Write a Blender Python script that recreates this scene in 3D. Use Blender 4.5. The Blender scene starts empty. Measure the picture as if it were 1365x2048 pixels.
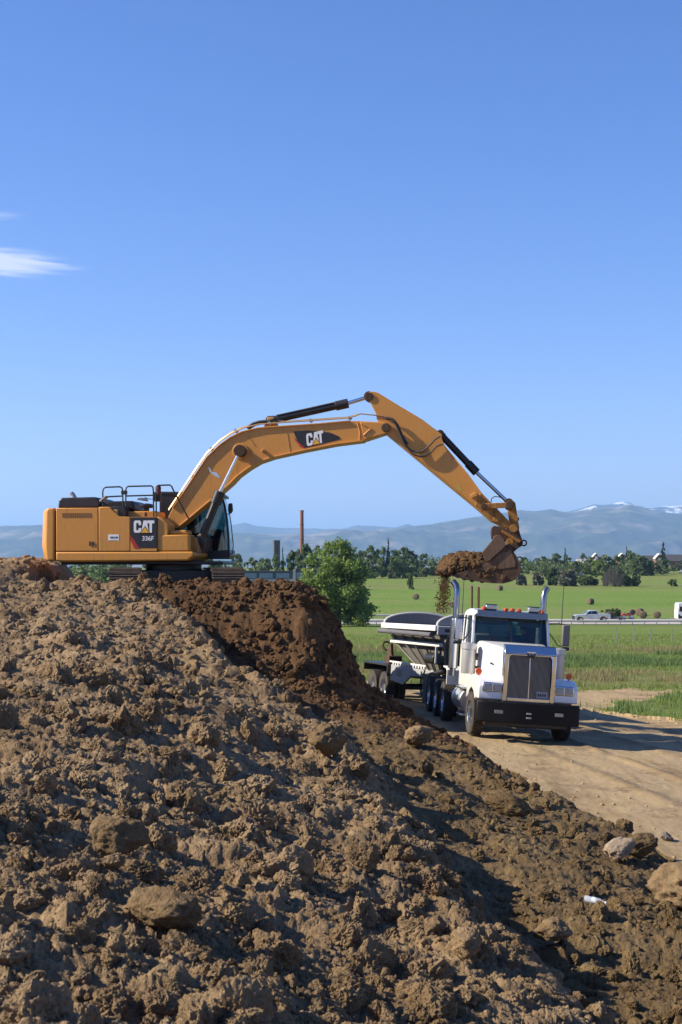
import bpy, bmesh, math, random
import numpy as np
from mathutils import Vector, Matrix, noise as mnoise

S = bpy.context.scene
COL = S.collection
R = math.radians

# ------------------------------------------------------------------ camera, sky, sun
F = 2844.4            # focal length in photo pixels (50 mm on a 36 mm high frame of 2048 px)
EYE = Vector((0, 0, 4.2))
TILT = math.atan((1130 - 1024) / F)
cd = bpy.data.cameras.new('camera')
cam = bpy.data.objects.new('camera', cd)
COL.objects.link(cam)
cam.location = EYE
cam.rotation_euler = (math.pi / 2 + TILT, 0, 0)
cd.sensor_fit = 'VERTICAL'
cd.sensor_height = 36
cd.lens = 50
cd.clip_start = 0.1
cd.clip_end = 120000
cd.dof.use_dof = True
cd.dof.focus_distance = 37
cd.dof.aperture_fstop = 8.0
S.camera = cam

SUN_EL, SUN_B = R(35), R(5)
SDIR = Vector((-math.cos(SUN_EL) * math.cos(SUN_B), -math.cos(SUN_EL) * math.sin(SUN_B), math.sin(SUN_EL)))
sl = bpy.data.lights.new('sun', 'SUN')
sl.energy = 5.0
sl.angle = R(0.53)
sl.color = (1.0, 0.89, 0.72)
so = bpy.data.objects.new('sun', sl)
COL.objects.link(so)
so.rotation_euler = (-SDIR).to_track_quat('-Z', 'Y').to_euler()
so.location = (-60, -20, 60)

W = bpy.data.worlds.new('World')
S.world = W
W.use_nodes = True
wn, wl = W.node_tree.nodes, W.node_tree.links
wn.clear()
wo = wn.new('ShaderNodeOutputWorld')
wb = wn.new('ShaderNodeBackground')
wb.inputs['Strength'].default_value = 0.076
sky = wn.new('ShaderNodeTexSky')
sky.sky_type = 'NISHITA'
sky.sun_disc = False
sky.sun_elevation = SUN_EL
sky.sun_rotation = math.atan2(SDIR.x, SDIR.y)
sky.altitude = 1600
sky.air_density = 1.1
sky.dust_density = 0.9
sky.ozone_density = 2.2
hsv = wn.new('ShaderNodeHueSaturation')
hsv.inputs['Saturation'].default_value = 1.21
hsv.inputs['Value'].default_value = 1.0
tint = wn.new('ShaderNodeMix'); tint.data_type = 'RGBA'; tint.blend_type = 'MULTIPLY'; tint.inputs[0].default_value = 1.0
tint.inputs[7].default_value = (1.06, 1.0, 1.24, 1)      # the deep dry blue of high-country air
wl.new(sky.outputs[0], tint.inputs[6])
wl.new(tint.outputs[2], hsv.inputs['Color'])
# thin streaks of high cloud: stretched noise on the sky direction
tc = wn.new('ShaderNodeTexCoord')
sep = wn.new('ShaderNodeSeparateXYZ')
wl.new(tc.outputs['Generated'], sep.inputs[0])
def wmath(op, a, b=None, c=None):
    n = wn.new('ShaderNodeMath'); n.operation = op
    for i, v in enumerate((a, b, c)):
        if v is None: continue
        if hasattr(v, 'links'): wl.new(v, n.inputs[i])
        else: n.inputs[i].default_value = v
    return n.outputs[0]
az = wmath('ARCTAN2', sep.outputs['X'], sep.outputs['Y'])
el = wmath('ARCSINE', sep.outputs['Z'])
def cloud(azc, elc, wa, we, nx, ny, thr, seed, tiltk):
    el2 = wmath('SUBTRACT', el, wmath('MULTIPLY', wmath('SUBTRACT', az, azc), tiltk))
    cmb = wn.new('ShaderNodeCombineXYZ')
    wl.new(wmath('MULTIPLY', az, nx), cmb.inputs[0])
    wl.new(wmath('MULTIPLY', el2, ny), cmb.inputs[1])
    cmb.inputs[2].default_value = seed
    nz = wn.new('ShaderNodeTexNoise')
    nz.inputs['Scale'].default_value = 1.0
    nz.inputs['Detail'].default_value = 7
    nz.inputs['Roughness'].default_value = 0.62
    nz.inputs['Distortion'].default_value = 0.5
    wl.new(cmb.outputs[0], nz.inputs['Vector'])
    da = wmath('DIVIDE', wmath('SUBTRACT', az, azc), wa)
    de = wmath('DIVIDE', wmath('SUBTRACT', el2, elc), we)
    d = wmath('SQRT', wmath('ADD', wmath('MULTIPLY', da, da), wmath('MULTIPLY', de, de)))
    m = wmath('SUBTRACT', 1.0, d)
    v = wmath('ADD', wmath('MULTIPLY', m, 0.9), wmath('SUBTRACT', nz.outputs[0], thr))
    mr = wn.new('ShaderNodeMapRange'); mr.interpolation_type = 'SMOOTHSTEP'
    mr.inputs['From Min'].default_value = 0.0
    mr.inputs['From Max'].default_value = 0.55
    wl.new(v, mr.inputs['Value'])
    return mr.outputs[0]
c1 = cloud(-0.262, 0.2075, 0.085, 0.0125, 16, 300, 0.52, 3.1, -0.05)
c2 = cloud(-0.245, 0.236, 0.035, 0.006, 20, 330, 0.78, 8.4, 0.02)
cs = wmath('MINIMUM', wmath('ADD', c1, wmath('MULTIPLY', c2, 0.3)), 1.0)
cs = wmath('MULTIPLY', cs, 0.68)
mix = wn.new('ShaderNodeMix'); mix.data_type = 'RGBA'
wl.new(cs, mix.inputs['Factor'])
wl.new(hsv.outputs[0], mix.inputs[6])
mix.inputs[7].default_value = (7.0, 7.1, 7.6, 1)
wl.new(mix.outputs[2], wb.inputs['Color'])
wl.new(wb.outputs[0], wo.inputs['Surface'])

S.view_settings.view_transform = 'Standard'
S.view_settings.look = 'None'
S.view_settings.exposure = 0.98
S.view_settings.gamma = 1.0
S.view_settings.use_curve_mapping = False
S.render.engine = 'CYCLES'
cy = S.cycles
cy.max_bounces = 8; cy.diffuse_bounces = 3; cy.glossy_bounces = 4
cy.transmission_bounces = 6; cy.transparent_max_bounces = 16; cy.volume_bounces = 1
cy.use_denoising = True
cy.caustics_reflective = False; cy.caustics_refractive = False

random.seed(7)
rng = np.random.default_rng(7)

def ray(px, py):
    xc, yc = (px - 682.5) / F, (1024 - py) / F
    return Vector((xc, math.cos(TILT) - yc * math.sin(TILT), math.sin(TILT) + yc * math.cos(TILT)))
def at(px, py, Y):
    d = ray(px, py)
    return EYE + d * (Y / d.y)
def zat(py, Y):
    return at(682, py, Y).z

# ------------------------------------------------------------------ materials
class NT:
    def __init__(s, name):
        s.m = bpy.data.materials.new(name); s.m.use_nodes = True
        s.n, s.l = s.m.node_tree.nodes, s.m.node_tree.links
        s.b = s.n['Principled BSDF']; s.out = s.n['Material Output']
    def node(s, t, **k):
        n = s.n.new(t)
        for a, v in k.items(): setattr(n, a, v)
        return n
    def put(s, sock, v):
        if hasattr(v, 'links'): s.l.new(v, sock)
        else: sock.default_value = v
    def noise(s, vec, scale, detail=4, rough=0.55, dist=0.0):
        n = s.node('ShaderNodeTexNoise')
        if vec is not None: s.l.new(vec, n.inputs['Vector'])
        n.inputs['Scale'].default_value = scale; n.inputs['Detail'].default_value = detail
        n.inputs['Roughness'].default_value = rough; n.inputs['Distortion'].default_value = dist
        return n.outputs[0]
    def ramp(s, fac, stops):
        r = s.node('ShaderNodeValToRGB'); e = r.color_ramp.elements
        while len(e) < len(stops): e.new(0.5)
        for q, (p, c) in zip(e, stops):
            q.position = p; q.color = (*c, 1) if len(c) == 3 else c
        s.l.new(fac, r.inputs[0]); return r.outputs[0]
    def mix(s, f, a, b, mode='MIX'):
        m = s.node('ShaderNodeMix'); m.data_type = 'RGBA'; m.blend_type = mode
        s.put(m.inputs[0], f)
        s.put(m.inputs[6], (*a, 1) if isinstance(a, tuple) and len(a) == 3 else a)
        s.put(m.inputs[7], (*b, 1) if isinstance(b, tuple) and len(b) == 3 else b)
        return m.outputs[2]
    def math(s, op, a, b=0.0):
        m = s.node('ShaderNodeMath', operation=op); s.put(m.inputs[0], a); s.put(m.inputs[1], b); return m.outputs[0]
    def mr(s, v, a, b, c=0.0, d=1.0):
        m = s.node('ShaderNodeMapRange'); s.put(m.inputs[0], v)
        for i, x in enumerate((a, b, c, d)): m.inputs[i + 1].default_value = x
        return m.outputs[0]
    def pos(s): return s.node('ShaderNodeNewGeometry').outputs['Position']
    def island(s): return s.node('ShaderNodeNewGeometry').outputs['Random Per Island']
    def obj(s): return s.node('ShaderNodeTexCoord').outputs['Object']
    def attr(s, name, ty='GEOMETRY'): return s.node('ShaderNodeAttribute', attribute_name=name, attribute_type=ty).outputs['Fac']
    def mapping(s, vec, scale, rot=(0, 0, 0)):
        m = s.node('ShaderNodeMapping'); s.l.new(vec, m.inputs[0])
        m.inputs['Scale'].default_value = scale; m.inputs['Rotation'].default_value = rot; return m.outputs[0]
    def bump(s, h, strength=0.5, dist=0.02):
        b = s.node('ShaderNodeBump'); b.inputs['Strength'].default_value = strength
        b.inputs['Distance'].default_value = dist; s.l.new(h, b.inputs['Height']); s.l.new(b.outputs[0], s.b.inputs['Normal'])
    def base(s, c): s.put(s.b.inputs['Base Color'], (*c, 1) if isinstance(c, tuple) and len(c) == 3 else c)
    def set(s, rough=None, metal=None, spec=None, coat=None):
        if rough is not None: s.put(s.b.inputs['Roughness'], rough)
        if metal is not None: s.b.inputs['Metallic'].default_value = metal
        if spec is not None: s.b.inputs['Specular IOR Level'].default_value = spec
        if coat is not None: s.b.inputs['Coat Weight'].default_value = coat

DUST = (0.20, 0.135, 0.08)
def worn(name, col, rough=0.45, metal=0.0, dust=0.25, dustcol=DUST, coat=0.0, scale=2.2, spec=None, grime=0.0):
    """paint or metal with uneven grime, streaks and a little relief"""
    t = NT(name); o = t.obj()
    n1 = t.noise(o, scale, 6, 0.65); n2 = t.noise(t.mapping(o, (6, 6, 1.2)), 3.0, 5, 0.6)
    n3 = t.noise(o, 40, 2, 0.5)
    f = t.mr(t.math('ADD', t.math('MULTIPLY', n1, 0.65), t.math('MULTIPLY', n2, 0.35)), 0.42, 0.70, 0.0, dust)
    c = t.mix(t.mr(n1, 0.3, 0.7, 0, 1), tuple(x * 0.9 for x in col), tuple(min(1, x * 1.07) for x in col))
    if grime:      # oil runs, chips and scratches
        g1 = t.noise(t.mapping(o, (7, 7, 0.9)), 1.6, 6, 0.7); g2 = t.noise(o, 16, 4, 0.7, 1.2); g3 = t.noise(t.mapping(o, (1.2, 3, 14), (0, R(25), 0)), 3, 3, 0.6)
        c = t.mix(t.mr(g1, 0.56, 0.72, 0, grime), c, (0.20, 0.105, 0.03)); c = t.mix(t.mr(g2, 0.66, 0.74, 0, grime * 1.3), c, (0.09, 0.055, 0.03)); c = t.mix(t.mr(g3, 0.70, 0.76, 0, grime * 0.6), c, (0.62, 0.40, 0.14))
    t.base(t.mix(f, c, dustcol))
    t.set(rough=t.mr(t.math('ADD', n2, f), 0.3, 1.1, rough * 0.85, min(1, rough * 1.25 + dust * 0.25)), metal=metal, coat=coat, spec=spec)
    t.bump(n3, 0.06, 0.004)
    return t.m
M = {}
M['yellow'] = worn('yellow_paint', (0.61, 0.262, 0.034), 0.42, dust=0.34, coat=0.08, grime=0.6)
M['yellow_dirty'] = worn('muddy_yellow_paint', (0.40, 0.18, 0.03), 0.6, dust=1.0, dustcol=(0.085, 0.044, 0.02), scale=5)
M['black'] = worn('black_paint', (0.009, 0.0095, 0.011), 0.42, dust=0.10)
M['decal'] = worn('decal_black', (0.012, 0.013, 0.016), 0.5, dust=0.08)
M['decal_white'] = worn('decal_white', (0.78, 0.78, 0.76), 0.5, dust=0.08)
M['decal_red'] = worn('decal_red', (0.42, 0.018, 0.015), 0.5, dust=0.1)
M['decal_yellow'] = worn('decal_yellow', (0.75, 0.40, 0.03), 0.5, dust=0.05)
M['steel_mud'] = worn('muddy_steel', (0.078, 0.041, 0.020), 0.8, dust=0.9, dustcol=(0.034, 0.017, 0.008), scale=4)
M['steel_side'] = worn('worn_bucket_steel', (0.128, 0.074, 0.040), 0.7, dust=0.75, dustcol=(0.055, 0.029, 0.013), scale=3)
M['shoe'] = worn('track_steel', (0.085, 0.07, 0.056), 0.5, metal=0.3, dust=0.8, dustcol=(0.19, 0.13, 0.075), scale=5)
M['chrome'] = worn('polished_chrome', (0.72, 0.73, 0.75), 0.1, metal=1.0, dust=0.05)
M['bumper'] = worn('bumper_black', (0.005, 0.005, 0.006), 0.55, dust=0.03, spec=0.2)
M['hopper_out'] = worn('dirty_hopper_steel', (0.19, 0.18, 0.16), 0.6, dust=0.7, dustcol=(0.07, 0.052, 0.036), scale=2.5)
M['dullred'] = worn('dull_red', (0.13, 0.02, 0.018), 0.5, dust=0.3)
M['mirrorback'] = worn('mirror_shell', (0.13, 0.125, 0.115), 0.45, dust=0.3)
M['tarp'] = worn('rolled_tarp', (0.085, 0.09, 0.105), 0.7, dust=0.3)
M['canister'] = worn('satin_steel_canister', (0.50, 0.50, 0.48), 0.38, metal=0.45, dust=0.3)
M['visor'] = worn('tinted_chrome', (0.17, 0.175, 0.20), 0.25, metal=1.0, dust=0.08)
M['stack'] = worn('heat_tinted_chrome', (0.30, 0.31, 0.33), 0.25, metal=1.0, dust=0.25)
M['gbar'] = worn('grille_bar', (0.30, 0.29, 0.28), 0.4, metal=0.8, dust=0.3)
M['mark'] = worn('green_paint_mark', (0.45, 0.42, 0.04), 0.6, dust=0.1)
M['alloy'] = worn('brushed_aluminium', (0.62, 0.63, 0.64), 0.28, metal=1.0, dust=0.14)
M['rod'] = worn('chromed_rod', (0.7, 0.72, 0.74), 0.16, metal=1.0, dust=0.05)
M['white'] = worn('white_truck_paint', (0.78, 0.78, 0.76), 0.28, dust=0.15, coat=0.5)
M['offwhite'] = worn('dirty_white_paint', (0.70, 0.69, 0.66), 0.5, dust=0.3, dustcol=(0.30, 0.24, 0.18))
M['greysteel'] = worn('grey_painted_steel', (0.34, 0.35, 0.36), 0.5, dust=0.4, dustcol=(0.24, 0.18, 0.13))
M['hopper_in'] = worn('scraped_hopper_steel', (0.20, 0.19, 0.19), 0.55, dust=0.6, dustcol=(0.16, 0.10, 0.06), scale=3)
M['rubber'] = worn('tyre_rubber', (0.022, 0.021, 0.020), 0.85, dust=0.55, dustcol=(0.15, 0.11, 0.075), scale=5)
M['flap'] = worn('dusty_mud_flap', (0.30, 0.26, 0.20), 0.9, dust=0.8, dustcol=(0.22, 0.17, 0.11))
M['orange'] = worn('orange_lens', (0.72, 0.10, 0.015), 0.25, dust=0.05)
M['red'] = worn('red_paint', (0.45, 0.03, 0.02), 0.4, dust=0.1)
M['hose'] = worn('hydraulic_hose', (0.035, 0.033, 0.032), 0.5, dust=0.4)
M['pipe'] = worn('steel_line', (0.46, 0.33, 0.18), 0.4, metal=0.5, dust=0.3)
M['silver'] = worn('silver_paint', (0.50, 0.53, 0.53), 0.35, metal=0.15, dust=0.06, coat=0.5)
M['galv'] = worn('galvanised_steel', (0.50, 0.50, 0.48), 0.5, metal=0.2, dust=0.3, dustcol=(0.35, 0.31, 0.26))
M['rust'] = worn('rusty_pipe', (0.15, 0.06, 0.028), 0.85, dust=0.5, dustcol=(0.09, 0.045, 0.025))
M['asphalt'] = worn('pale_concrete_road', (0.36, 0.33, 0.29), 0.9, dust=0.4, dustcol=(0.27, 0.23, 0.19), scale=0.5)
M['skin'] = worn('skin', (0.42, 0.24, 0.16), 0.6, dust=0.0)
M['shirt'] = worn('blue_shirt', (0.05, 0.09, 0.20), 0.9, dust=0.0)
M['seat'] = worn('grey_seat', (0.10, 0.10, 0.11), 0.9, dust=0.1)
M['cab_in'] = worn('cab_lining', (0.06, 0.062, 0.065), 0.9, dust=0.05)
M['lens'] = worn('headlight_reflector', (0.62, 0.66, 0.68), 0.12, metal=0.8, dust=0.03)
M['brick'] = worn('red_brick', (0.20, 0.082, 0.056), 0.9, dust=0.5, dustcol=(0.22, 0.12, 0.09), scale=1.0)
M['roof'] = worn('dark_shingle_roof', (0.045, 0.047, 0.052), 0.9, dust=0.3, dustcol=(0.09, 0.085, 0.08))
M['trim'] = worn('white_trim', (0.74, 0.72, 0.69), 0.6, dust=0.1)
M['tower'] = worn('dark_tower_brick', (0.075, 0.065, 0.06), 0.9, dust=0.3, dustcol=(0.12, 0.10, 0.09))
M['bluesteel'] = worn('blue_grey_cladding', (0.045, 0.065, 0.10), 0.6, dust=0.2, dustcol=(0.09, 0.10, 0.12))
M['winpanel'] = worn('pale_glazing', (0.17, 0.23, 0.29), 0.3, dust=0.1)
M['concrete'] = worn('pale_concrete', (0.33, 0.32, 0.31), 0.9, dust=0.3, dustcol=(0.25, 0.24, 0.23))

def glass(name, tint, mixf=0.12):
    t = NT(name); t.n.remove(t.b)
    tr = t.node('ShaderNodeBsdfTransparent'); tr.inputs[0].default_value = (*tint, 1)
    gl = t.node('ShaderNodeBsdfGlossy'); gl.inputs['Roughness'].default_value = 0.03
    gl.inputs[0].default_value = (0.9, 0.95, 1, 1)
    fr = t.node('ShaderNodeFresnel'); fr.inputs[0].default_value = 1.5
    mx = t.node('ShaderNodeMixShader')
    t.l.new(t.math('ADD', fr.outputs[0], mixf), mx.inputs[0]); t.l.new(tr.outputs[0], mx.inputs[1]); t.l.new(gl.outputs[0], mx.inputs[2])
    t.l.new(mx.outputs[0], t.out.inputs[0])
    return t.m
M['glass'] = glass('tinted_glass', (0.36, 0.52, 0.54), 0.01)
M['glass_dark'] = glass('dark_glass', (0.10, 0.14, 0.16), 0.03)
M['clear'] = glass('clear_plastic', (0.74, 0.82, 0.92), 0.30)
t = NT('bottle_plastic'); t.base((0.70, 0.77, 0.86)); t.set(rough=0.15, coat=1.0)
tb__ = t.node('ShaderNodeBsdfTransparent'); mx__ = t.node('ShaderNodeMixShader'); mx__.inputs[0].default_value = 0.42
t.l.new(tb__.outputs[0], mx__.inputs[1]); t.l.new(t.b.outputs[0], mx__.inputs[2]); t.l.new(mx__.outputs[0], t.out.inputs[0]); M['clear'] = t.m
t = NT('hollow_headlamp'); t.base((0.25, 0.28, 0.30)); t.set(rough=0.08, metal=0.5, coat=1.0); M['lamp'] = t.m

def leafmat(name, dark, light, trans=0.3):
    t = NT(name)
    r = t.island()
    n = t.noise(t.obj(), 0.45, 3, 0.6)
    f = t.math('ADD', t.math('MULTIPLY', r, 0.6), t.math('MULTIPLY', t.mr(n, 0.3, 0.7), 0.4))
    c = t.ramp(f, [(0.0, dark), (1.0, light)])
    t.base(c); t.set(rough=0.6, spec=0.3)
    tl = t.node('ShaderNodeBsdfTranslucent'); t.l.new(c, tl.inputs[0])
    mx = t.node('ShaderNodeMixShader'); mx.inputs[0].default_value = trans
    t.l.new(t.b.outputs[0], mx.inputs[1]); t.l.new(tl.outputs[0], mx.inputs[2]); t.l.new(mx.outputs[0], t.out.inputs[0])
    return t.m
M['leaf'] = leafmat('cottonwood_leaves', (0.10, 0.165, 0.034), (0.27, 0.35, 0.085), 0.48)
M['leaf_mid'] = leafmat('broadleaf_leaves', (0.070, 0.112, 0.036), (0.175, 0.23, 0.08), 0.42)
M['leaf_dark'] = leafmat('dark_leaves', (0.054, 0.090, 0.034), (0.135, 0.185, 0.07), 0.4)
M['leaf_con'] = leafmat('conifer_needles', (0.012, 0.026, 0.014), (0.034, 0.055, 0.030), 0.1)
M['leaf_grey'] = leafmat('grey_green_leaves', (0.095, 0.105, 0.07), (0.19, 0.195, 0.13))
M['twigs'] = leafmat('dead_twigs', (0.12, 0.10, 0.085), (0.23, 0.195, 0.165), 0.0)
M['bark'] = worn('bark', (0.085, 0.065, 0.048), 0.95, dust=0.4, dustcol=(0.14, 0.11, 0.085), scale=5)
M['hay'] = worn('weathered_hay', (0.12, 0.085, 0.052), 0.95, dust=0.6, dustcol=(0.085, 0.06, 0.04), scale=4)
M['grass'] = leafmat('grass_blades', (0.15, 0.21, 0.044), (0.26, 0.33, 0.092), 0.5)
M['grass_dark'] = leafmat('lush_grass_blades', (0.075, 0.13, 0.038), (0.16, 0.235, 0.075), 0.45)
M['grass_dry'] = leafmat('dry_grass_blades', (0.19, 0.16, 0.07), (0.32, 0.27, 0.13), 0.4)

# ---- ground materials
def soil(name, kind):
    t = NT(name); p = t.pos(); aty = 'INSTANCER' if kind else 'GEOMETRY'
    n0 = t.noise(p, 0.35, 4, 0.6); n1 = t.noise(p, 2.2, 6, 0.65); n2 = t.noise(p, 14, 6, 0.7); n3 = t.noise(p, 70, 3, 0.6)
    big = t.math('ADD', t.math('MULTIPLY', n0, 0.45), t.math('MULTIPLY', n1, 0.55))
    dry = t.ramp(big, [(0.30, (0.112, 0.073, 0.037)), (0.48, (0.212, 0.146, 0.080)), (0.62, (0.285, 0.205, 0.120)), (0.75, (0.172, 0.112, 0.057))])
    fresh = t.ramp(big, [(0.30, (0.056, 0.031, 0.015)), (0.50, (0.098, 0.054, 0.025)), (0.70, (0.142, 0.082, 0.038))])
    damp = t.ramp(big, [(0.30, (0.066, 0.043, 0.019)), (0.52, (0.125, 0.085, 0.039)), (0.68, (0.19, 0.134, 0.064))])
    a = t.mix(t.attr('fresh', aty), dry, fresh)
    c = t.mix(t.attr('damp', aty), a, damp)
    c = t.mix(t.mr(n2, 0.35, 0.65), t.mix(1.0, c, (0.74, 0.73, 0.72), 'MULTIPLY'), t.mix(1.0, c, (1.18, 1.17, 1.15), 'MULTIPLY'))
    c = t.mix(t.mr(n3, 0.69, 0.74), c, (0.27, 0.21, 0.145))      # scattered pale grit
    t.base(c); t.set(rough=0.95, spec=0.15)
    t.bump(t.math('ADD', t.math('MULTIPLY', n2, 0.8), t.math('MULTIPLY', n3, 0.35)), 0.9, 0.05)
    return t.m
M['soil'] = soil('clod_soil', 0); M['soil_inst'] = soil('loose_clod_soil', 1)
t = NT('packed_road_soil'); p = t.pos()
pr = t.mapping(p, (1.6, 0.11, 1), (0, 0, R(-11)))
n0 = t.noise(pr, 1.0, 5, 0.6, 0.4); n1 = t.noise(p, 1.3, 5, 0.65); n2 = t.noise(p, 9, 5, 0.7); n3 = t.noise(p, 40, 3, 0.6)
c = t.ramp(t.math('ADD', t.math('MULTIPLY', n0, 0.6), t.math('MULTIPLY', n1, 0.4)), [(0.34, (0.20, 0.140, 0.070)), (0.46, (0.305, 0.225, 0.122)), (0.58, (0.345, 0.260, 0.146)), (0.72, (0.25, 0.180, 0.094))])
c = t.mix(t.mr(t.attr('rut'), 0.0, 1.0, 0, 0.9), c, (0.135, 0.093, 0.050))
c = t.mix(t.mr(n2, 0.4, 0.7, 0, 0.3), c, (0.19, 0.13, 0.08))
c = t.mix(t.mr(t.math('ADD', t.noise(p, 0.42, 5, 0.7), t.math('MULTIPLY', t.math('SUBTRACT', n2, 0.5), 0.35)), 0.53, 0.64, 0, 0.7), c, (0.15, 0.102, 0.056))
c = t.mix(t.mr(n3, 0.66, 0.72), c, (0.36, 0.28, 0.18))
t.base(c); t.set(rough=0.95, spec=0.15); t.bump(t.math('ADD', n2, t.math('MULTIPLY', n3, 0.5)), 0.5, 0.02)
M['roadsoil'] = t.m
def turf(name, stops, dry, dryamt, sx=0.02, sy=0.06, fine=1.2):
    t = NT(name); p = t.pos()
    nb = t.noise(t.mapping(p, (sx, sy, 0)), 1.0, 5, 0.6, 0.6)
    n1 = t.noise(t.mapping(p, (0.25, 0.7, 0)), fine, 6, 0.7); n2 = t.noise(t.mapping(p, (1, 1.0, 1)), 3.5, 5, 0.75)
    f = t.math('ADD', t.math('MULTIPLY', nb, 0.5), t.math('ADD', t.math('MULTIPLY', n1, 0.3), t.math('MULTIPLY', n2, 0.2)))
    c = t.ramp(f, stops)
    c = t.mix(t.mr(t.math('ADD', nb, t.math('MULTIPLY', n1, 0.35)), 0.70, 0.80, 0, dryamt), c, dry)
    c = t.mix(t.attr('tan'), c, (0.205, 0.165, 0.075))
    c = t.mix(t.attr('lush'), c, (0.085, 0.150, 0.042))
    c = t.mix(t.mr(n2, 0.3, 0.7), t.mix(1.0, c, (0.72, 0.72, 0.72), 'MULTIPLY'), t.mix(1.0, c, (1.2, 1.2, 1.2), 'MULTIPLY'))
    t.base(c); t.set(rough=0.95, spec=0.1); t.bump(t.math('ADD', n1, n2), 1.0, 0.25)
    return t.m
M['meadow'] = turf('meadow_grass', [(0.35, (0.115, 0.165, 0.036)), (0.5, (0.155, 0.222, 0.046)), (0.65, (0.195, 0.242, 0.064))], (0.20, 0.17, 0.07), 0.6)
M['field'] = turf('hay_field_grass', [(0.35, (0.118, 0.188, 0.034)), (0.5, (0.148, 0.230, 0.042)), (0.65, (0.185, 0.250, 0.056))], (0.20, 0.20, 0.08), 0.4, 0.008, 0.03, 0.5)
# ------------------------------------------------------------------ mesh helpers
class MB:
    def __init__(s): s.v, s.f = [], []
    def add(s, vs, fs, mat=None):
        o = len(s.v)
        for v in vs:
            v = Vector(v)
            s.v.append(tuple(mat @ v) if mat is not None else tuple(v))
        s.f += [tuple(i + o for i in f) for f in fs]; return s
    def box(s, x0, x1, y0, y1, z0, z1, mat=None):
        vs = [(x, y, z) for z in (z0, z1) for y in (y0, y1) for x in (x0, x1)]
        return s.add(vs, [(0, 2, 3, 1), (4, 5, 7, 6), (0, 1, 5, 4), (2, 6, 7, 3), (0, 4, 6, 2), (1, 3, 7, 5)], mat)
    def loft(s, rings, close=True, caps=True, mat=None):
        n = len(rings[0]); vs = [p for r in rings for p in r]; fs = []
        for i in range(len(rings) - 1):
            for j in range(n if close else n - 1):
                k = (j + 1) % n
                fs.append((i * n + j, i * n + k, (i + 1) * n + k, (i + 1) * n + j))
        if caps and close:
            fs.append(tuple(range(n))[::-1]); fs.append(tuple((len(rings) - 1) * n + j for j in range(n)))
        return s.add(vs, fs, mat)
    def prism(s, pts, y0, y1, axis='y', mat=None):
        def P(a, b, y): return (a, y, b) if axis == 'y' else ((y, a, b) if axis == 'x' else (a, b, y))
        return s.loft([[P(a, b, y0) for a, b in pts], [P(a, b, y1) for a, b in pts]], mat=mat)
    def tube(s, path, r, n=8, caps=True, mat=None):
        path = [Vector(p) for p in path]; rs = r if isinstance(r, (list, tuple)) else [r] * len(path)
        rings, up = [], None
        for i, p in enumerate(path):
            d = (path[min(i + 1, len(path) - 1)] - path[max(i - 1, 0)]).normalized()
            if up is None:
                up = Vector((0, 0, 1)) if abs(d.z) < 0.9 else Vector((1, 0, 0))
            a = d.cross(up).normalized(); up = a.cross(d).normalized()
            rings.append([tuple(p + (a * math.cos(2 * math.pi * k / n) + up * math.sin(2 * math.pi * k / n)) * rs[i]) for k in range(n)])
        return s.loft(rings, caps=caps, mat=mat)
    def cyl(s, a, b, r, n=16, r2=None, mat=None): return s.tube([a, b], [r, r if r2 is None else r2], n, mat=mat)
    def lathe(s, prof, n=28, axis='x', closed=True, mat=None):
        rings = []
        for k in range(n):
            a = 2 * math.pi * k / n; c, q = math.cos(a), math.sin(a)
            rings.append([(x, r * c, r * q) if axis == 'x' else ((r * c, r * q, x) if axis == 'z' else (r * c, x, r * q)) for x, r in prof])
        m = len(prof); vs = [p for g in rings for p in g]; fs = []
        for i in range(n):
            for j in range(m if closed else m - 1):
                k = (j + 1) % m; i2 = (i + 1) % n
                fs.append((i * m + j, i * m + k, i2 * m + k, i2 * m + j))
        return s.add(vs, fs, mat)
    def build(s, name, mat, parent=None, bevel=0.0, smooth=True, seg=2, recalc=True, sharp=38):
        me = bpy.data.meshes.new(name); me.from_pydata(s.v, [], s.f)
        if recalc:
            bm = bmesh.new(); bm.from_mesh(me); bmesh.ops.recalc_face_normals(bm, faces=bm.faces); bm.to_mesh(me); bm.free()
        me.materials.append(M[mat] if isinstance(mat, str) else mat)
        if smooth:
            me.shade_smooth(); me.set_sharp_from_angle(angle=R(sharp))
        o = bpy.data.objects.new(name, me); COL.objects.link(o)
        if parent: o.parent = parent
        if bevel:
            b = o.modifiers.new('bevel', 'BEVEL'); b.width = bevel; b.segments = seg; b.limit_method = 'ANGLE'; b.angle_limit = R(35)
        return o
def tag(o, label=None, cat=None, group=None, kind=None):
    if label: o['label'] = label
    if cat: o['category'] = cat
    if group: o['group'] = group
    if kind: o['kind'] = kind
    return o
def thing(name, label, cat, loc=(0, 0, 0), rot=(0, 0, 0), group=None):
    o = bpy.data.objects.new(name, None); COL.objects.link(o); o.location = loc; o.rotation_euler = rot
    o.empty_display_size = 0.3
    return tag(o, label, cat, group)
def copy_tree(o, parent=None):
    c = o.copy(); COL.objects.link(c)
    if parent: c.parent = parent
    for ch in o.children: copy_tree(ch, c)
    return c
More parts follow.
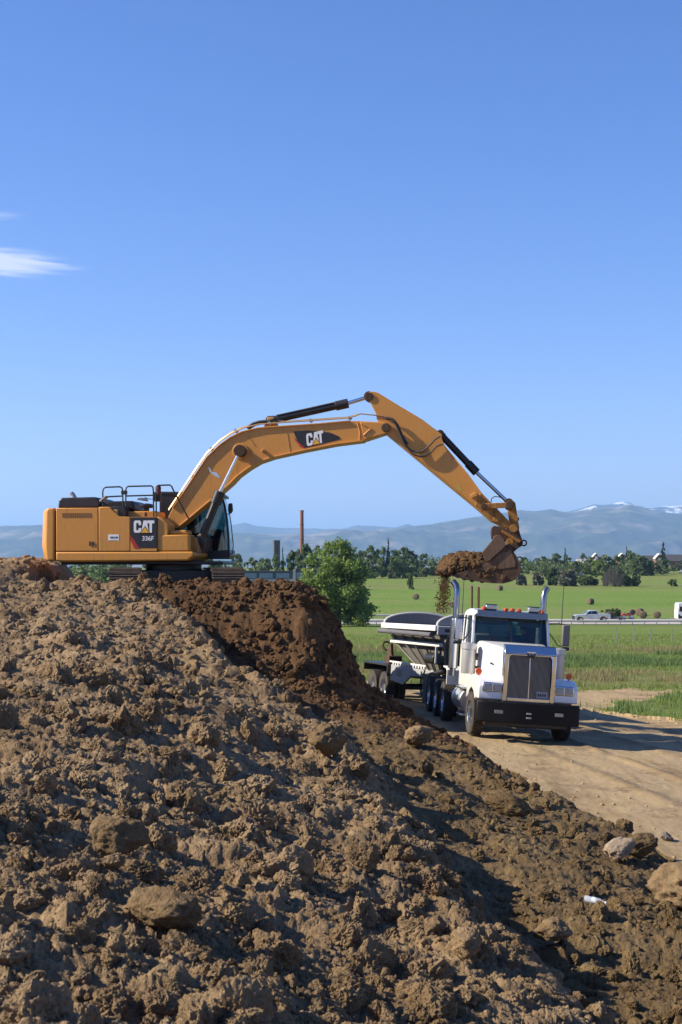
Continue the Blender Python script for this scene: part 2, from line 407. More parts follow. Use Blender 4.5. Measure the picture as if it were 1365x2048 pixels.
def np_mesh(name, v, tris, mat, parent=None, smooth=False, attrs=None, quads=False):
    me = bpy.data.meshes.new(name); k = 4 if quads else 3
    me.vertices.add(len(v)); me.vertices.foreach_set('co', np.asarray(v, np.float32).ravel())
    me.loops.add(len(tris) * k); me.loops.foreach_set('vertex_index', np.asarray(tris, np.int32).ravel())
    me.polygons.add(len(tris)); me.polygons.foreach_set('loop_start', np.arange(0, len(tris) * k, k, dtype=np.int32))
    me.update(calc_edges=True)
    if smooth: me.polygons.foreach_set('use_smooth', np.ones(len(tris), bool))
    for an, av in (attrs or {}).items():
        a = me.attributes.new(an, 'FLOAT', 'POINT'); a.data.foreach_set('value', np.asarray(av, np.float32))
    me.materials.append(M[mat] if isinstance(mat, str) else mat); me.update()
    o = bpy.data.objects.new(name, me); COL.objects.link(o)
    if parent: o.parent = parent
    return o
def arc(cx, cy, r, a0, a1, n=8):
    return [(cx + r * math.cos(R(a0 + (a1 - a0) * i / n)), cy + r * math.sin(R(a0 + (a1 - a0) * i / n))) for i in range(n + 1)]

# ------------------------------------------------------------------ numpy noise
def _h(ix, iy, seed):
    h = (ix.astype(np.int64) * 374761393 + iy.astype(np.int64) * 668265263 + seed * 1442695041) & 0xFFFFFFFF
    h = ((h ^ (h >> 13)) * 1274126177) & 0xFFFFFFFF
    return ((h ^ (h >> 16)) & 0xFFFF) / 65535.0
def pn(x, y, seed=0):
    ix, iy = np.floor(x), np.floor(y); fx, fy = x - ix, y - iy
    u, v = fx * fx * fx * (fx * (fx * 6 - 15) + 10), fy * fy * fy * (fy * (fy * 6 - 15) + 10)
    def g(i, j):
        a = _h(ix + i, iy + j, seed) * 2 * np.pi
        return np.cos(a) * (fx - i) + np.sin(a) * (fy - j)
    return ((g(0, 0) * (1 - u) + g(1, 0) * u) * (1 - v) + (g(0, 1) * (1 - u) + g(1, 1) * u) * v) * 1.5
def fbm(x, y, seed=0, octv=4, gain=0.5, ridged=False):
    s, a = 0, 1.0
    for o in range(octv):
        n = pn(x * 2 ** o + 17.3 * o, y * 2 ** o - 9.1 * o, seed + o)
        if ridged: n = 1 - 2 * np.abs(n)
        s = s + a * n; a *= gain
    return s
def lumps(x, y, cell, seed, rmin, rmax, prob):
    """height of rounded clods lying on jittered cells"""
    ix, iy = np.floor(x / cell), np.floor(y / cell); best = np.zeros_like(x)
    for i in (-1, 0, 1):
        for j in (-1, 0, 1):
            cx, cy_ = ix + i, iy + j
            r = cell * (rmin + (rmax - rmin) * _h(cx, cy_, seed + 3) ** 2)
            on = _h(cx, cy_, seed + 4) < prob
            an = _h(cx, cy_, seed + 5) * np.pi; st = 0.65 + 0.7 * _h(cx, cy_, seed + 6)
            dx = x - (cx + _h(cx, cy_, seed + 1)) * cell; dy = y - (cy_ + _h(cx, cy_, seed + 2)) * cell
            a = (dx * np.cos(an) + dy * np.sin(an)) * st; b = (-dx * np.sin(an) + dy * np.cos(an)) / st
            d = np.sqrt(a * a + b * b) / r
            hh = np.where(on & (d < 1), r * np.clip(1 - d ** 2.2, 0, 1) ** 0.62 * (0.45 + 0.5 * _h(cx, cy_, seed + 7)), 0)
            best = np.maximum(best, hh)
    return best
def sst(a, b, x):
    t = np.clip((x - a) / (b - a), 0, 1); return t * t * (3 - 2 * t)

# ------------------------------------------------------------------ the lie of the land
_ly = np.array([-400, 0, 34.6, 60, 110, 222, 240, 327, 480, 650, 1500, 9000, 60000.])
_lz = np.array([0.6, 0.4, 0.0, -0.66, -2.05, -5.15, -4.95, -3.7, -1.5, 1.7, 1.0, -10, -60.])
def land(x, y):
    return np.interp(y, _ly, _lz) - 0.065 * np.clip(x - 4.24, -3, 5) * np.clip(1 - (y - 50) / 40, 0, 1)
_ey = np.array([-50, 0, 5.0, 9.2, 10.4, 12.2, 16.5, 21.6, 24.5, 36, 60])
_ex = np.array([3.4, 2.8, 1.75, 1.0, 0.72, 0.5, 0.02, -0.85, -2.0, -5.0, -5.0])
_ry = np.array([0, 12, 18.6, 20.7, 24.2, 29, 33, 38, 42, 50])
_rx = np.array([7.5, 5.6, 4.75, 4.25, 3.75, 3.30, 2.85, 2.05, 1.0, -1.5])
def mound(x, y):
    """smooth height of the piles above z = 0, plus soil-type masks"""
    E = np.interp(y, _ey, _ex); Rr = np.interp(y, _ry, _rx) + 0.35 * pn(y * 0.45, x * 0 + 3.3, 5) + 0.12 * pn(y * 1.7, x * 0 + 1.1, 6)
    top = 2.32 + 0.0385 * y + 0.16 * pn(x * 0.22, y * 0.16, 11)
    top = np.minimum(top, 3.93 + 0.05 * pn(x * 0.5, y * 0.5, 12))
    top = top + 0.50 * sst(-7.0, -9.3, x) * sst(26, 35, y)
    d = x - E + 0.30 * pn(y * 0.6, x * 0.4, 9)
    top = top - (0.92 - 0.78 * sst(19, 32, y)) * sst(-3.4, 0.2, d)
    apf = np.minimum(np.clip(Rr - x, 0, 9) * 0.55, 0.50 + 0.045 * (Rr - x))
    apb = np.clip((Rr - x) * (0.27 + 0.33 * sst(33, 38, y)), 0, 1.45)
    kk = sst(25, 34, y)
    ap = apf * (1 - kk) + apb * kk + 0.10 * pn(x * 0.5, y * 0.35, 15) * sst(0, 0.8, Rr - x)
    ap = ap + 0.55 * np.exp(-((y - 18.5) / 4.5) ** 2) * sst(3.2, 0.2, d) - 0.18 * np.exp(-((y - 9.5) / 3.0) ** 2) * sst(3.0, 1.0, d)
    apz = land(x, y) + ap
    m1 = top - (top - apz) * sst(-0.1, 0.9 + 0.5 * sst(15, 25, y), d)
    # the bank the excavator stands on, with its dug face towards the camera
    f = sst(33.6, 36.6, y + 0.35 * pn(x * 0.6, y * 0.2, 21)); fl = 1 - sst(-1.35, 0.85, x + 0.25 * pn(x * 0.3, y * 0.7, 22))
    bank = apz + (3.82 + 0.05 * pn(x * 0.7, y * 0.7, 23) - apz) * f * fl ** 0.8
    h = np.maximum(m1, bank)
    seat = sst(36.9, 38.3, y) * sst(-8.6, -7.6, x) * (1 - sst(-1.6, -0.4, x))
    h = h - (h - np.minimum(h, 3.06)) * seat
    back = sst(43.5, 50, y + 0.06 * x)
    h = h * (1 - back) + (land(x, y) - 0.3) * back
    fresh = np.clip(sst(-0.5, 0.6, d) * sst(24, 31, y) * 1.0, 0, 1)
    fresh = np.maximum(fresh, sst(34.5, 37.0, y) * sst(-6, -4, x))
    damp = np.clip(sst(0.3, 1.4, d) * (1 - sst(27, 33, y)) * 0.85, 0, 1)
    return h, fresh, damp, d, Rr
def verge(x, y):
    n = 0.9 * pn(x * 0.5, y * 0.5, 31) + 0.5 * pn(x * 1.7, y * 1.7, 32)
    return (x > 8.1 + 0.5 * np.abs(y - 47) ** 1.05 + n) & (y > 40.5 + n) & (y < 55 + n)

def terrain_z(x, y, detail=True):
    mz, fresh, damp, d, Rr = mound(x, y)
    lz = land(x, y)
    onm = (x < Rr) & (y < 48)
    q = x + 0.19 * (y - 35)
    rough = np.where(onm, np.clip((Rr - x) / 0.5, 0.25, 1), 0)
    rut = (np.exp(-((q - 5.55) / 0.16) ** 2) + 0.8 * np.exp(-((q - 3.95) / 0.22) ** 2) + 0.9 * np.exp(-((q - 7.35) / 0.25) ** 2) + 0.7 * np.exp(-((q - 8.9) / 0.3) ** 2))
    rut = rut * (0.55 + 0.6 * pn(x * 1.2, y * 1.2, 41)) * (1 - sst(48, 58, y))
    z = np.where(onm, np.maximum(mz, lz), lz)
    if detail:
        near = 1 - sst(60, 120, y)
        wx, wy = x + 0.16 * pn(x * 1.9, y * 1.9, 51) + 0.07 * pn(x * 5.3, y * 5.3, 55), y + 0.16 * pn(x * 1.9, y * 1.9, 52) + 0.07 * pn(x * 5.3, y * 5.3, 56)
        wx, wy = wx + 0.035 * pn(x * 13, y * 13, 53), wy + 0.035 * pn(x * 13, y * 13, 54)
        soft = (1 - 0.25 * fresh * sst(33, 34, y)) * (1 - 0.25 * damp)
        patch = 0.55 + 0.9 * np.clip(pn(x * 0.35, y * 0.3, 57) + 0.45, 0, 1)
        L = lumps(wx, wy, 1.05, 61, 0.12, 0.30, 0.36) * 0.52 * patch
        L = L + lumps(wx, wy, 0.46, 71, 0.16, 0.44, 0.42) * 0.55 * patch
        L = L + lumps(wx, wy, 0.21, 81, 0.18, 0.50, 0.50) * 0.6
        fine = 1 - sst(10, 24, y)
        L = L + 0.12 * fbm(x * 0.8, y * 0.8, 101, 3, 0.55) + 0.020 * fbm(x * 5.2, y * 5.2, 107, 3, 0.6) + 0.018 * fbm(x * 13, y * 13, 111, 4, 0.65)
        L = L + 0.010 * fbm(x * 40, y * 40, 121, 3, 0.7) * (0.3 + 0.7 * fine)
        L = L - 0.06 * np.clip(pn(x * 1.6, y * 1.6, 117) - 0.15, 0, 1) * 2
        rz = 0.085 * rut + 0.025 * pn(x * 0.8, y * 0.35, 131) + 0.009 * fbm(x * 4, y * 2, 141, 4, 0.6) + 0.6 * lumps(x, y, 0.4, 151, 0.08, 0.22, 0.25) * np.clip(rut + 0.12, 0, 1)
        rz = rz * near
        z = z + np.where(onm, L * rough * soft - 0.10, rz)
        vz = verge(x, y)
        z = z + np.where(vz, 0.10, 0)
    return z, onm, fresh, damp, rut

def ray_grid():
    pxs = np.concatenate([np.linspace(-2600, -120, 60, endpoint=False), np.linspace(-120, 1490, 640), np.linspace(1494, 3900, 60)[1:]])
    ys = np.concatenate([np.geomspace(3.2, 46, 900, endpoint=False), np.geomspace(46, 260, 170, endpoint=False), np.geomspace(260, 60000, 110)])
    return pxs, ys
pxs, ys = ray_grid()
NX, NY = len(pxs), len(ys)
GX = (pxs[None, :] - 682.5) / F * ys[:, None]; GY = np.repeat(ys[:, None], NX, 1)
Z, ONM, FR, DA, RUT = terrain_z(GX, GY)
# horizontal push so that clods overhang a little
amp = np.where(ONM, 1.0, 0.0)
PX = GX + amp * (0.05 * pn(GX * 3.1, GY * 3.1, 201) + 0.025 * pn(GX * 11, GY * 11, 202))
PY = GY + amp * (0.05 * pn(GX * 3.1, GY * 3.1, 203) + 0.025 * pn(GX * 11, GY * 11, 204))
V = np.stack([PX, PY, Z], -1).reshape(-1, 3)
ii, jj = np.meshgrid(np.arange(NY - 1), np.arange(NX - 1), indexing='ij')
Q = np.stack([ii * NX + jj, ii * NX + jj + 1, (ii + 1) * NX + jj + 1, (ii + 1) * NX + jj], -1).reshape(-1, 4)
fx, fy = GX[:-1, :-1].ravel(), GY[:-1, :-1].ravel()
onm = ONM[:-1, :-1].ravel()
edge = 58 + 2.0 * pn(fx * 0.25, fy * 0.3, 33) + 1.2 * pn(fx * 0.9, fy * 0.9, 34)
road = (~onm) & (fy < edge) & ~verge(fx, fy) & (fy < 60 - np.clip(fx - 14, 0, 9) * 1.2) 
reg = np.where(onm, 0, np.where(road, 1, np.where(fy < 226, 2, 3)))
tan = np.clip(np.exp(-((GY - 66) / 7.0) ** 2) * 0.9 + np.exp(-((GY - 100) / 9.0) ** 2) * 0.5 + 0.8 * pn(GX * 0.05, GY * 0.11, 35) - 0.15, 0, 0.85) * (GY < 140)
tan = np.maximum(tan, np.clip(0.5 * np.exp(-((GY - 430) / 22.0) ** 2) + 0.45 * sst(440, 520, GY) * (0.7 + 0.6 * pn(GX * 0.02, GY * 0.02, 36)), 0, 0.75) * (GY > 300))
lush = np.clip(np.exp(-((GY - 82 - 0.1 * GX) / 8.0) ** 2) * 1.0 * (0.65 + 0.8 * pn(GX * 0.06, GY * 0.1, 37)), 0, 0.9) * (GY < 140)
lush = np.maximum(lush, np.where(verge(GX, GY), 0.35, 0))
for k, (nm, mt) in enumerate((('dirt_mound', 'soil'), ('dirt_road', 'roadsoil'), ('meadow', 'meadow'), ('hay_field', 'field'))):
    q = Q[reg == k]; used = np.unique(q); mp = np.full(len(V), -1); mp[used] = np.arange(len(used))
    at_ = {'fresh': FR.ravel()[used], 'damp': DA.ravel()[used]} if k == 0 else ({'rut': np.clip(RUT, 0, 1).ravel()[used]} if k == 1 else {'tan': tan.ravel()[used], 'lush': lush.ravel()[used]})
    o = np_mesh(nm, V[used], mp[q], mt, smooth=True, attrs=at_, quads=True)
    tag(o, kind='structure')
# ground behind the camera (seen only in reflections)
gx = np.linspace(-260, 260, 40); gy = np.concatenate([np.linspace(-260, -12, 20, endpoint=False), np.linspace(-12, 3.4, 14)])
X2, Y2 = np.meshgrid(gx, gy)
m2 = mound(X2, Y2)[0]; Z2 = np.where((X2 < 8) & (X2 > -60), m2, land(X2, Y2)) - 0.12
v2 = np.stack([X2, Y2, Z2], -1).reshape(-1, 3); a2, b2 = np.meshgrid(np.arange(len(gy) - 1), np.arange(39), indexing='ij')
q2 = np.stack([a2 * 40 + b2, a2 * 40 + b2 + 1, (a2 + 1) * 40 + b2 + 1, (a2 + 1) * 40 + b2], -1).reshape(-1, 4)
tag(np_mesh('ground', v2, q2, 'soil', smooth=True, quads=True), kind='structure')

def tz(x, y):
    return float(terrain_z(np.array([float(x)]), np.array([float(y)]))[0][0])
def tzb(x, y):
    return float(terrain_z(np.array([float(x)]), np.array([float(y)]), False)[0][0])

def hit(px, py, y0=4.0, y1=60.0):
    d = ray(px, py); ys_ = np.linspace(y0, y1, 1500); k = ys_ / d.y; zz = terrain_z(d.x * k, ys_, False)[0]; b_ = (EYE.z + d.z * k) < zz
    i = int(np.argmax(b_)); return (d.x * k[i], ys_[i], float(terrain_z(np.array([d.x * k[i]]), np.array([ys_[i]]))[0][0]))
# ------------------------------------------------------------------ loose clods of earth
def ico(sub):
    bm = bmesh.new(); bmesh.ops.create_icosphere(bm, subdivisions=sub, radius=1.0)
    v = np.array([p.co[:] for p in bm.verts]); f = np.array([[q.index for q in p.verts] for p in bm.faces]); bm.free(); return v, f
def clod_proto(sub, seed):
    v, f = ico(sub); out = []
    s = Vector((seed * 3.7, seed * 1.3, -seed * 2.1)); rnd = random.Random(seed)
    planes = [(Vector((rnd.gauss(0, 1), rnd.gauss(0, 1), rnd.gauss(0, 1))).normalized(), rnd.uniform(0.55, 0.85)) for _ in range(6)]
    for p in v:
        p = Vector(p)
        r = 1 + 0.38 * mnoise.noise(p * 1.1 + s) + 0.24 * mnoise.noise(p * 2.7 + s) + 0.16 * mnoise.noise(p * 6 + s) + 0.10 * mnoise.noise(p * 13 + s)
        for n, dd in planes:
            c = p.dot(n)
            if c * r > dd: r = r * 0.45 + 0.55 * dd / c
        out.append(p * r)
    out = np.array(out); out[:, 2] *= 0.78
    return out, f
PROTO = {k: [clod_proto(k, 10 * k + i) for i in range(7)] for k in (1, 2, 3, 4)}
def scatter(P, size, levels, seed):
    rg = np.random.default_rng(seed); vs, fs, n = [], [], 0
    for p, s, k in zip(P, size, levels):
        v, f = PROTO[int(k)][rg.integers(7)]
        a, b, c = rg.uniform(0, 2 * np.pi), rg.normal(0, 0.5), rg.normal(0, 0.5)
        ca, sa = np.cos(a), np.sin(a); Rz = np.array([[ca, -sa, 0], [sa, ca, 0], [0, 0, 1]])
        Rx = np.array([[1, 0, 0], [0, np.cos(b), -np.sin(b)], [0, np.sin(b), np.cos(b)]])
        Ry = np.array([[np.cos(c), 0, np.sin(c)], [0, 1, 0], [-np.sin(c), 0, np.cos(c)]])
        w = (v * (rg.uniform(0.7, 1.3, 3) * s)) @ (Rz @ Rx @ Ry).T + p
        vs.append(w); fs.append(f + n); n += len(w)
    return np.concatenate(vs), np.concatenate(fs)
def clod_field(n, seed, ymin, ymax, smin, smax, pw, test):
    rg = np.random.default_rng(seed)
    y = np.exp(rg.uniform(np.log(ymin), np.log(ymax), n)); x = (rg.uniform(-180, 1560, n) - 682.5) / F * y
    s = smin + (smax - smin) * rg.random(n) ** pw
    z, on, fr, da, _ = terrain_z(x, y); k = test(x, y, on)
    return x[k], y[k], z[k], s[k], fr[k], da[k]
def crumb_proto(sub, seed):
    v, f = ico(sub); out = []; s = Vector((seed * 2.3, seed * 4.1, -seed * 1.9)); rnd = random.Random(seed)
    pls = [(Vector((rnd.gauss(0, 1), rnd.gauss(0, 1), rnd.gauss(0, 1))).normalized(), rnd.uniform(0.5, 0.8)) for _ in range(9)]
    for p in v:
        p = Vector(p); r = 1 + 0.35 * mnoise.noise(p * 1.2 + s)
        for n, dd in pls:
            c = p.dot(n)
            if c * r > dd: r = r * 0.18 + 0.82 * dd / c
        r += (0.15 * mnoise.noise(p * 3.1 + s) + (0.12 * mnoise.noise(p * 7 + s) + 0.09 * mnoise.noise(p * 15 + s) if sub > 3 else 0.10 * mnoise.noise(p * 7 + s)))
        out.append(tuple(p * r))
    me = bpy.data.meshes.new('clod'); me.from_pydata(out, [], [tuple(int(i) for i in q) for q in f]); me.materials.append(M['soil_inst'])
    if sub > 3: me.shade_smooth(); me.set_sharp_from_angle(angle=R(32))
    o = bpy.data.objects.new('clod', me); return o
def gn_scatter(name, P, size, fresh, damp, protos, seed, label):
    """one object: a cloud of points on which a node group sets loose clods"""
    col = bpy.data.collections.new(name + '_shapes'); [col.objects.link(o) for o in protos]
    me = bpy.data.meshes.new(name); me.vertices.add(len(P)); me.vertices.foreach_set('co', np.asarray(P, np.float32).ravel())
    rg = np.random.default_rng(seed); rot = rg.uniform(0, 6.283, (len(P), 3)); sc = size[:, None] * rg.uniform(0.7, 1.35, (len(P), 3))
    for an, ty, av in (('rot', 'FLOAT_VECTOR', rot), ('scl', 'FLOAT_VECTOR', sc)):
        a = me.attributes.new(an, ty, 'POINT'); a.data.foreach_set('vector', np.asarray(av, np.float32).ravel())
    for an, av in (('fresh', fresh), ('damp', damp)):
        a = me.attributes.new(an, 'FLOAT', 'POINT'); a.data.foreach_set('value', np.asarray(av, np.float32))
    a = me.attributes.new('pick', 'INT', 'POINT'); a.data.foreach_set('value', rg.integers(0, len(protos), len(P)).astype(np.int32))
    o = bpy.data.objects.new(name, me); COL.objects.link(o)
    g = bpy.data.node_groups.new(name, 'GeometryNodeTree'); g.interface.new_socket('Geometry', in_out='INPUT', socket_type='NodeSocketGeometry'); g.interface.new_socket('Geometry', in_out='OUTPUT', socket_type='NodeSocketGeometry')
    n, l = g.nodes, g.links; gi, go = n.new('NodeGroupInput'), n.new('NodeGroupOutput'); ci = n.new('GeometryNodeCollectionInfo'); ci.inputs['Collection'].default_value = col; ci.inputs['Separate Children'].default_value = True
    ip = n.new('GeometryNodeInstanceOnPoints'); ip.inputs['Pick Instance'].default_value = True
    def na(nm, ty): q = n.new('GeometryNodeInputNamedAttribute'); q.data_type = ty; q.inputs['Name'].default_value = nm; return q.outputs[0]
    l.new(gi.outputs[0], ip.inputs['Points']); l.new(ci.outputs[0], ip.inputs['Instance']); l.new(na('pick', 'INT'), ip.inputs['Instance Index'])
    l.new(na('rot', 'FLOAT_VECTOR'), ip.inputs['Rotation']); l.new(na('scl', 'FLOAT_VECTOR'), ip.inputs['Scale']); l.new(ip.outputs[0], go.inputs[0])
    md = o.modifiers.new('scatter', 'NODES'); md.node_group = g
    return tag(o, label, 'dirt clods', kind='stuff')
def pile_points(n, seed, ymin, ymax, share_log=0.5):
    rg = np.random.default_rng(seed); u = rg.random(n); y = np.where(rg.random(n) < share_log, np.exp(np.log(ymin) + u * np.log(ymax / ymin)), 1 / (1 / ymax + u * (1 / ymin - 1 / ymax)))
    x = (rg.uniform(-220, 1600, n) - 682.5) / F * y; z, on, fr, da, _ = terrain_z(x, y); keep = on & (pn(x * 0.5, y * 0.5, seed) > rg.uniform(-0.9, 0.25, n))
    return x[keep], y[keep], z[keep], fr[keep], da[keep], rg
x, y, z, fr, da, rg_ = pile_points(52000, 5, 4.3, 43)
px_ = 2.2 * (1 - rg_.random(len(x))) ** (-1 / 1.75); s_ = np.minimum(np.minimum(px_, 60) * y / F, 0.17 * (0.4 + 0.6 * rg_.random(len(x))))
s_ = s_ * np.where((da > 0.3) | (fr > 0.5), 0.8, 1.0)
zz_ = z + s_ * rg_.uniform(-0.25, 0.35, len(x)); big = s_ * F / y > 13
fx_, fy_ = rg_.uniform(-5.4, 1.7, 5200), rg_.uniform(33.0, 37.6, 5200); fz_, on_, ff_, fd_, _ = terrain_z(fx_, fy_)
fs_ = np.minimum(0.026 * (1 - rg_.random(5200)) ** (-1 / 1.9), 0.20 * (0.4 + 0.6 * rg_.random(5200))); ok_ = on_ & (pn(fx_ * 0.9, fy_ * 0.9, 17) > rg_.uniform(-0.8, 0.4, 5200))
x, y, zz_, s_, fr, da = [np.concatenate([p_, q_[ok_]]) for p_, q_ in ((x, fx_), (y, fy_), (zz_, fz_ + fs_ * 0.1), (s_, fs_), (fr, ff_), (da, fd_))]
gx_, gy_ = None, 1 / rg_.uniform(1 / 24, 1 / 5.2, 130); gx_ = (rg_.uniform(-150, 1200, 130) - 682.5) / F * gy_; gz_, go_, gf_, gd_, _ = terrain_z(gx_, gy_); gs_ = rg_.uniform(0.06, 0.15, 130) * np.clip(gy_ / 9, 0.75, 1.3)
go_ = go_ & (gd_ < 0.5)
x, y, zz_, s_, fr, da = [np.concatenate([p_, q_[go_]]) for p_, q_ in ((x, gx_), (y, gy_), (zz_, gz_ + gs_ * 0.05), (s_, gs_), (fr, gf_), (da, gd_))]
big = s_ * F / y > 13
gn_scatter('dirt_clods', np.stack([x, y, zz_], 1)[~big], s_[~big], fr[~big], da[~big], [crumb_proto(2 if i < 4 else 3, 100 + i) for i in range(9)], 1, 'loose brown crumbs of earth strewn over the dug pile')
gn_scatter('dirt_clods', np.stack([x, y, zz_], 1)[big], s_[big], fr[big], da[big], [crumb_proto(5, 200 + i) for i in range(10)], 2, 'broken lumps of earth strewn over the dug pile')
# pebbles and crumbs on the road and its verge
x, y, z, s, _, _ = clod_field(3400, 8, 17, 60, 0.010, 0.042, 3, lambda x, y, o: (~o) & ((np.abs(x - np.interp(y, _ry, _rx)) < 1.0) | (np.abs(x - 8.6) < 2.2) & (y > 38) & (y < 47) | (np.random.default_rng(3).random(len(x)) < 0.25)))
vv, ff = scatter(np.stack([x, y, z + s * 0.2], 1), s, np.where(s * F / y > 4, 2, 1), 78)
tag(np_mesh('road_pebbles', vv, ff, 'roadsoil', smooth=True, attrs={'rut': np.zeros(len(vv))}), 'small stones and crumbs of dirt on the tracked road', 'pebbles', kind='stuff')

# big pieces one can pick out
M['slab'] = worn('dried_clay_slab', (0.27, 0.205, 0.14), 0.95, dust=0.7, dustcol=(0.12, 0.08, 0.048), scale=3)
M['boulder'] = worn('caked_clay', (0.25, 0.165, 0.095), 0.95, dust=0.5, dustcol=(0.14, 0.085, 0.045), scale=1.6)
M['shard'] = worn('broken_asphalt', (0.12, 0.105, 0.095), 0.95, dust=0.5, dustcol=(0.17, 0.12, 0.08), scale=4)
def rough_lump(seed, sub=5):
    v, f = ico(sub); out = []; s = Vector((seed * 3.1, -seed * 1.7, seed * 0.9)); rnd = random.Random(seed)
    planes = [(Vector((rnd.gauss(0, 1), rnd.gauss(0, 1), rnd.gauss(0, 1))).normalized(), rnd.uniform(0.6, 0.85)) for _ in range(7)]
    for p in v:
        p = Vector(p); r = 1 + 0.34 * mnoise.noise(p * 1.1 + s)
        for n, dd in planes:
            c = p.dot(n)
            if c * r > dd: r = r * 0.3 + 0.7 * dd / c
        r += 0.16 * mnoise.noise(p * 2.6 + s) + 0.10 * (1 - 2 * abs(mnoise.noise(p * 5 + s))) * 0.7 + 0.07 * mnoise.noise(p * 11 + s) + 0.045 * mnoise.noise(p * 24 + s)
        out.append(p * r)
    return np.array(out), f
def boulder(name, px, py, wpx, squash, seed, mat, label, cat, rot=0.0, tilt=(0, 0), damp=0.0, fresh=0.0, sink=0.1):
    """a lump about wpx photo pixels wide standing where that pixel row meets the ground"""
    x, y, z = hit(px, py); size = wpx * y / F / 2 / squash[0]; v, f = rough_lump(seed); n = len(v)
    o = np_mesh(name, v * np.array(squash) * size, f, mat, smooth=True, attrs={'fresh': np.full(n, fresh), 'damp': np.full(n, damp)})
    o.location = (x, y, tzb(x, y) + size * squash[2] * (0.75 - sink)); o.rotation_euler = (tilt[0], tilt[1], rot)
    return tag(o, label, cat, 'large lumps lying in the dug earth')
# ================================================================== EXCAVATOR
EXO = Vector((-4.70, 40.0, 3.08)); PSI = R(-5.0)
EU, EN = Vector((math.cos(PSI), math.sin(PSI), 0)), Vector((math.sin(PSI), -math.cos(PSI), 0))   # along the boom; towards the camera
exc = thing('excavator', 'large yellow and black crawler excavator with its boom arched over the dirt pile', 'excavator', EXO, (0, 0, PSI))
def E(px, py, off=0.0):
    """photo pixel -> metres along the boom and above the ground in the machine plane 'off' metres nearer than its centre"""
    d = ray(px, py); o = EXO + EN * off
    t_ = (o - EYE).dot(EN) / d.dot(EN); p = EYE + d * t_ - o
    return p.dot(EU), p.z
def EP(pts, off): return [E(a, b, off) for a, b in pts]
def E3(px, py, off): u, w = E(px, py, off); return (u, -off, w)
def eprism(pts, off, o0, o1):
    """outline traced at depth 'off', given the thickness o0..o1"""
    return MB().prism(EP(pts, off), -o0, -o1)
# undercarriage and tracks, which point at the camera
und = MB(); und.box(-1.0, 1.0, -1.0, 1.0, 0.50, 0.98)
tt0 = MB().lathe([(0.96, 0), (0.96, 0.78), (1.24, 0.78), (1.24, 0)], 36, 'z').build('turntable', 'black', exc)
for s in (-1, 1): und.box(min(s * 0.8, s * 1.3), max(s * 0.8, s * 1.3), -0.7, 0.7, 0.38, 0.75)
uo = und.build('undercarriage', 'black', exc, 0.02); uo.rotation_euler = (0, 0, R(9) - PSI)
sh_me = None
for side in (-1, 1):
    tr = MB().box(-0.22, 0.22, -1.9, 1.9, 0.26, 0.82).build('track', 'black', uo and exc, 0.02)
    tr.location = (side * 1.355, 0, 0); 
    rot = Matrix.Rotation(R(9) - PSI, 4, 'Z'); tr.location = rot @ Vector((side * 1.355, 0, 0)); tr.rotation_euler = (0, 0, R(9) - PSI)
    for yy in (-1.98, 1.98): MB().lathe([(-0.16, 0.05), (0.16, 0.05), (0.16, 0.40), (-0.16, 0.40)], 24, mat=Matrix.Translation((0, yy, 0.52))).build('drive_wheel', 'steel_mud', tr)
    path = [(y, 0.055) for y in np.arange(-1.98, 1.98, 0.215)] + [(1.98 + 0.465 * math.sin(a), 0.52 - 0.465 * math.cos(a)) for a in np.linspace(0, math.pi, 8)[:-1]]
    path += [(y, 0.985) for y in np.arange(1.98, -1.98, -0.215)] + [(-1.98 - 0.465 * math.sin(a), 0.52 + 0.465 * math.cos(a)) for a in np.linspace(0, math.pi, 8)[:-1]]
    for i, (y, z) in enumerate(path):
        y2, z2 = path[(i + 1) % len(path)]; y0, z0 = path[i - 1]; ang = math.atan2(z2 - z0, y2 - y0)
        if sh_me is None:
            b = MB(); hw = 0.43
            b.box(-hw, hw, -0.102, 0.102, -0.012, 0.016)
            for yy in (-0.085, 0.0, 0.085): b.box(-hw, hw, yy - 0.011, yy + 0.011, -0.055, -0.012)
            q = b.build('track_shoe', 'shoe', tr, smooth=False); sh_me = q.data
        else:
            q = bpy.data.objects.new('track_shoe', sh_me); COL.objects.link(q); q.parent = tr
        q.location = (0, y, z); q.rotation_euler = (ang, 0, 0)
# --- upper structure
frame = MB().prism(EP([(112, 1103), (386, 1103), (389, 1108), (389, 1112), (376, 1122), (130, 1124), (112, 1122)], 1.48), -1.50, 1.45)
frame.build('main_frame', 'yellow', exc, 0.05, seg=3)
MB().box(-2.9, 1.6, -1.2, 1.2, E(200, 1122, 1.4)[1] - 0.1, E(200, 1122, 1.4)[1] - 0.004).build('belly_plate', 'black', exc, 0.03)
# counterweight: rounded in plan
CWP = [(85, 1090), (88, 1025), (91, 1020), (97, 1016.5), (110.5, 1016), (110.5, 1122), (99, 1122), (92, 1117)]
plc, pln = EP(CWP, 0.0), EP(CWP, 1.45); pl = [(pln[i][0] if 4 <= i <= 5 else plc[i][0], pln[i][1]) for i in range(8)]; u_edge = pl[4][0]; rings = []
for k in range(-8, 9):
    off = 1.5 * k / 8; bow = (pln[0][0] - plc[0][0]) * abs(k / 8) + 0.10 * abs(k / 8) ** 5
    rings.append([(u + bow * (u_edge - u) / (u_edge - pl[0][0]), -off, w) for u, w in pl])
MB().loft(rings).build('counterweight', 'yellow', exc, 0.06, seg=4, sharp=50)
def epanel(name, pts, o0, o1, mat, bevel=0.012, parent=exc, off=None): return eprism(pts, o1 if off is None else off, o0, o1).build(name, mat, parent, bevel)
core = eprism([(112, 1019), (236, 1019), (236, 1034), (316, 1034), (316, 1102), (112, 1102)], 1.44, -1.40, 1.44).build('engine_house', 'yellow', exc, 0.02)
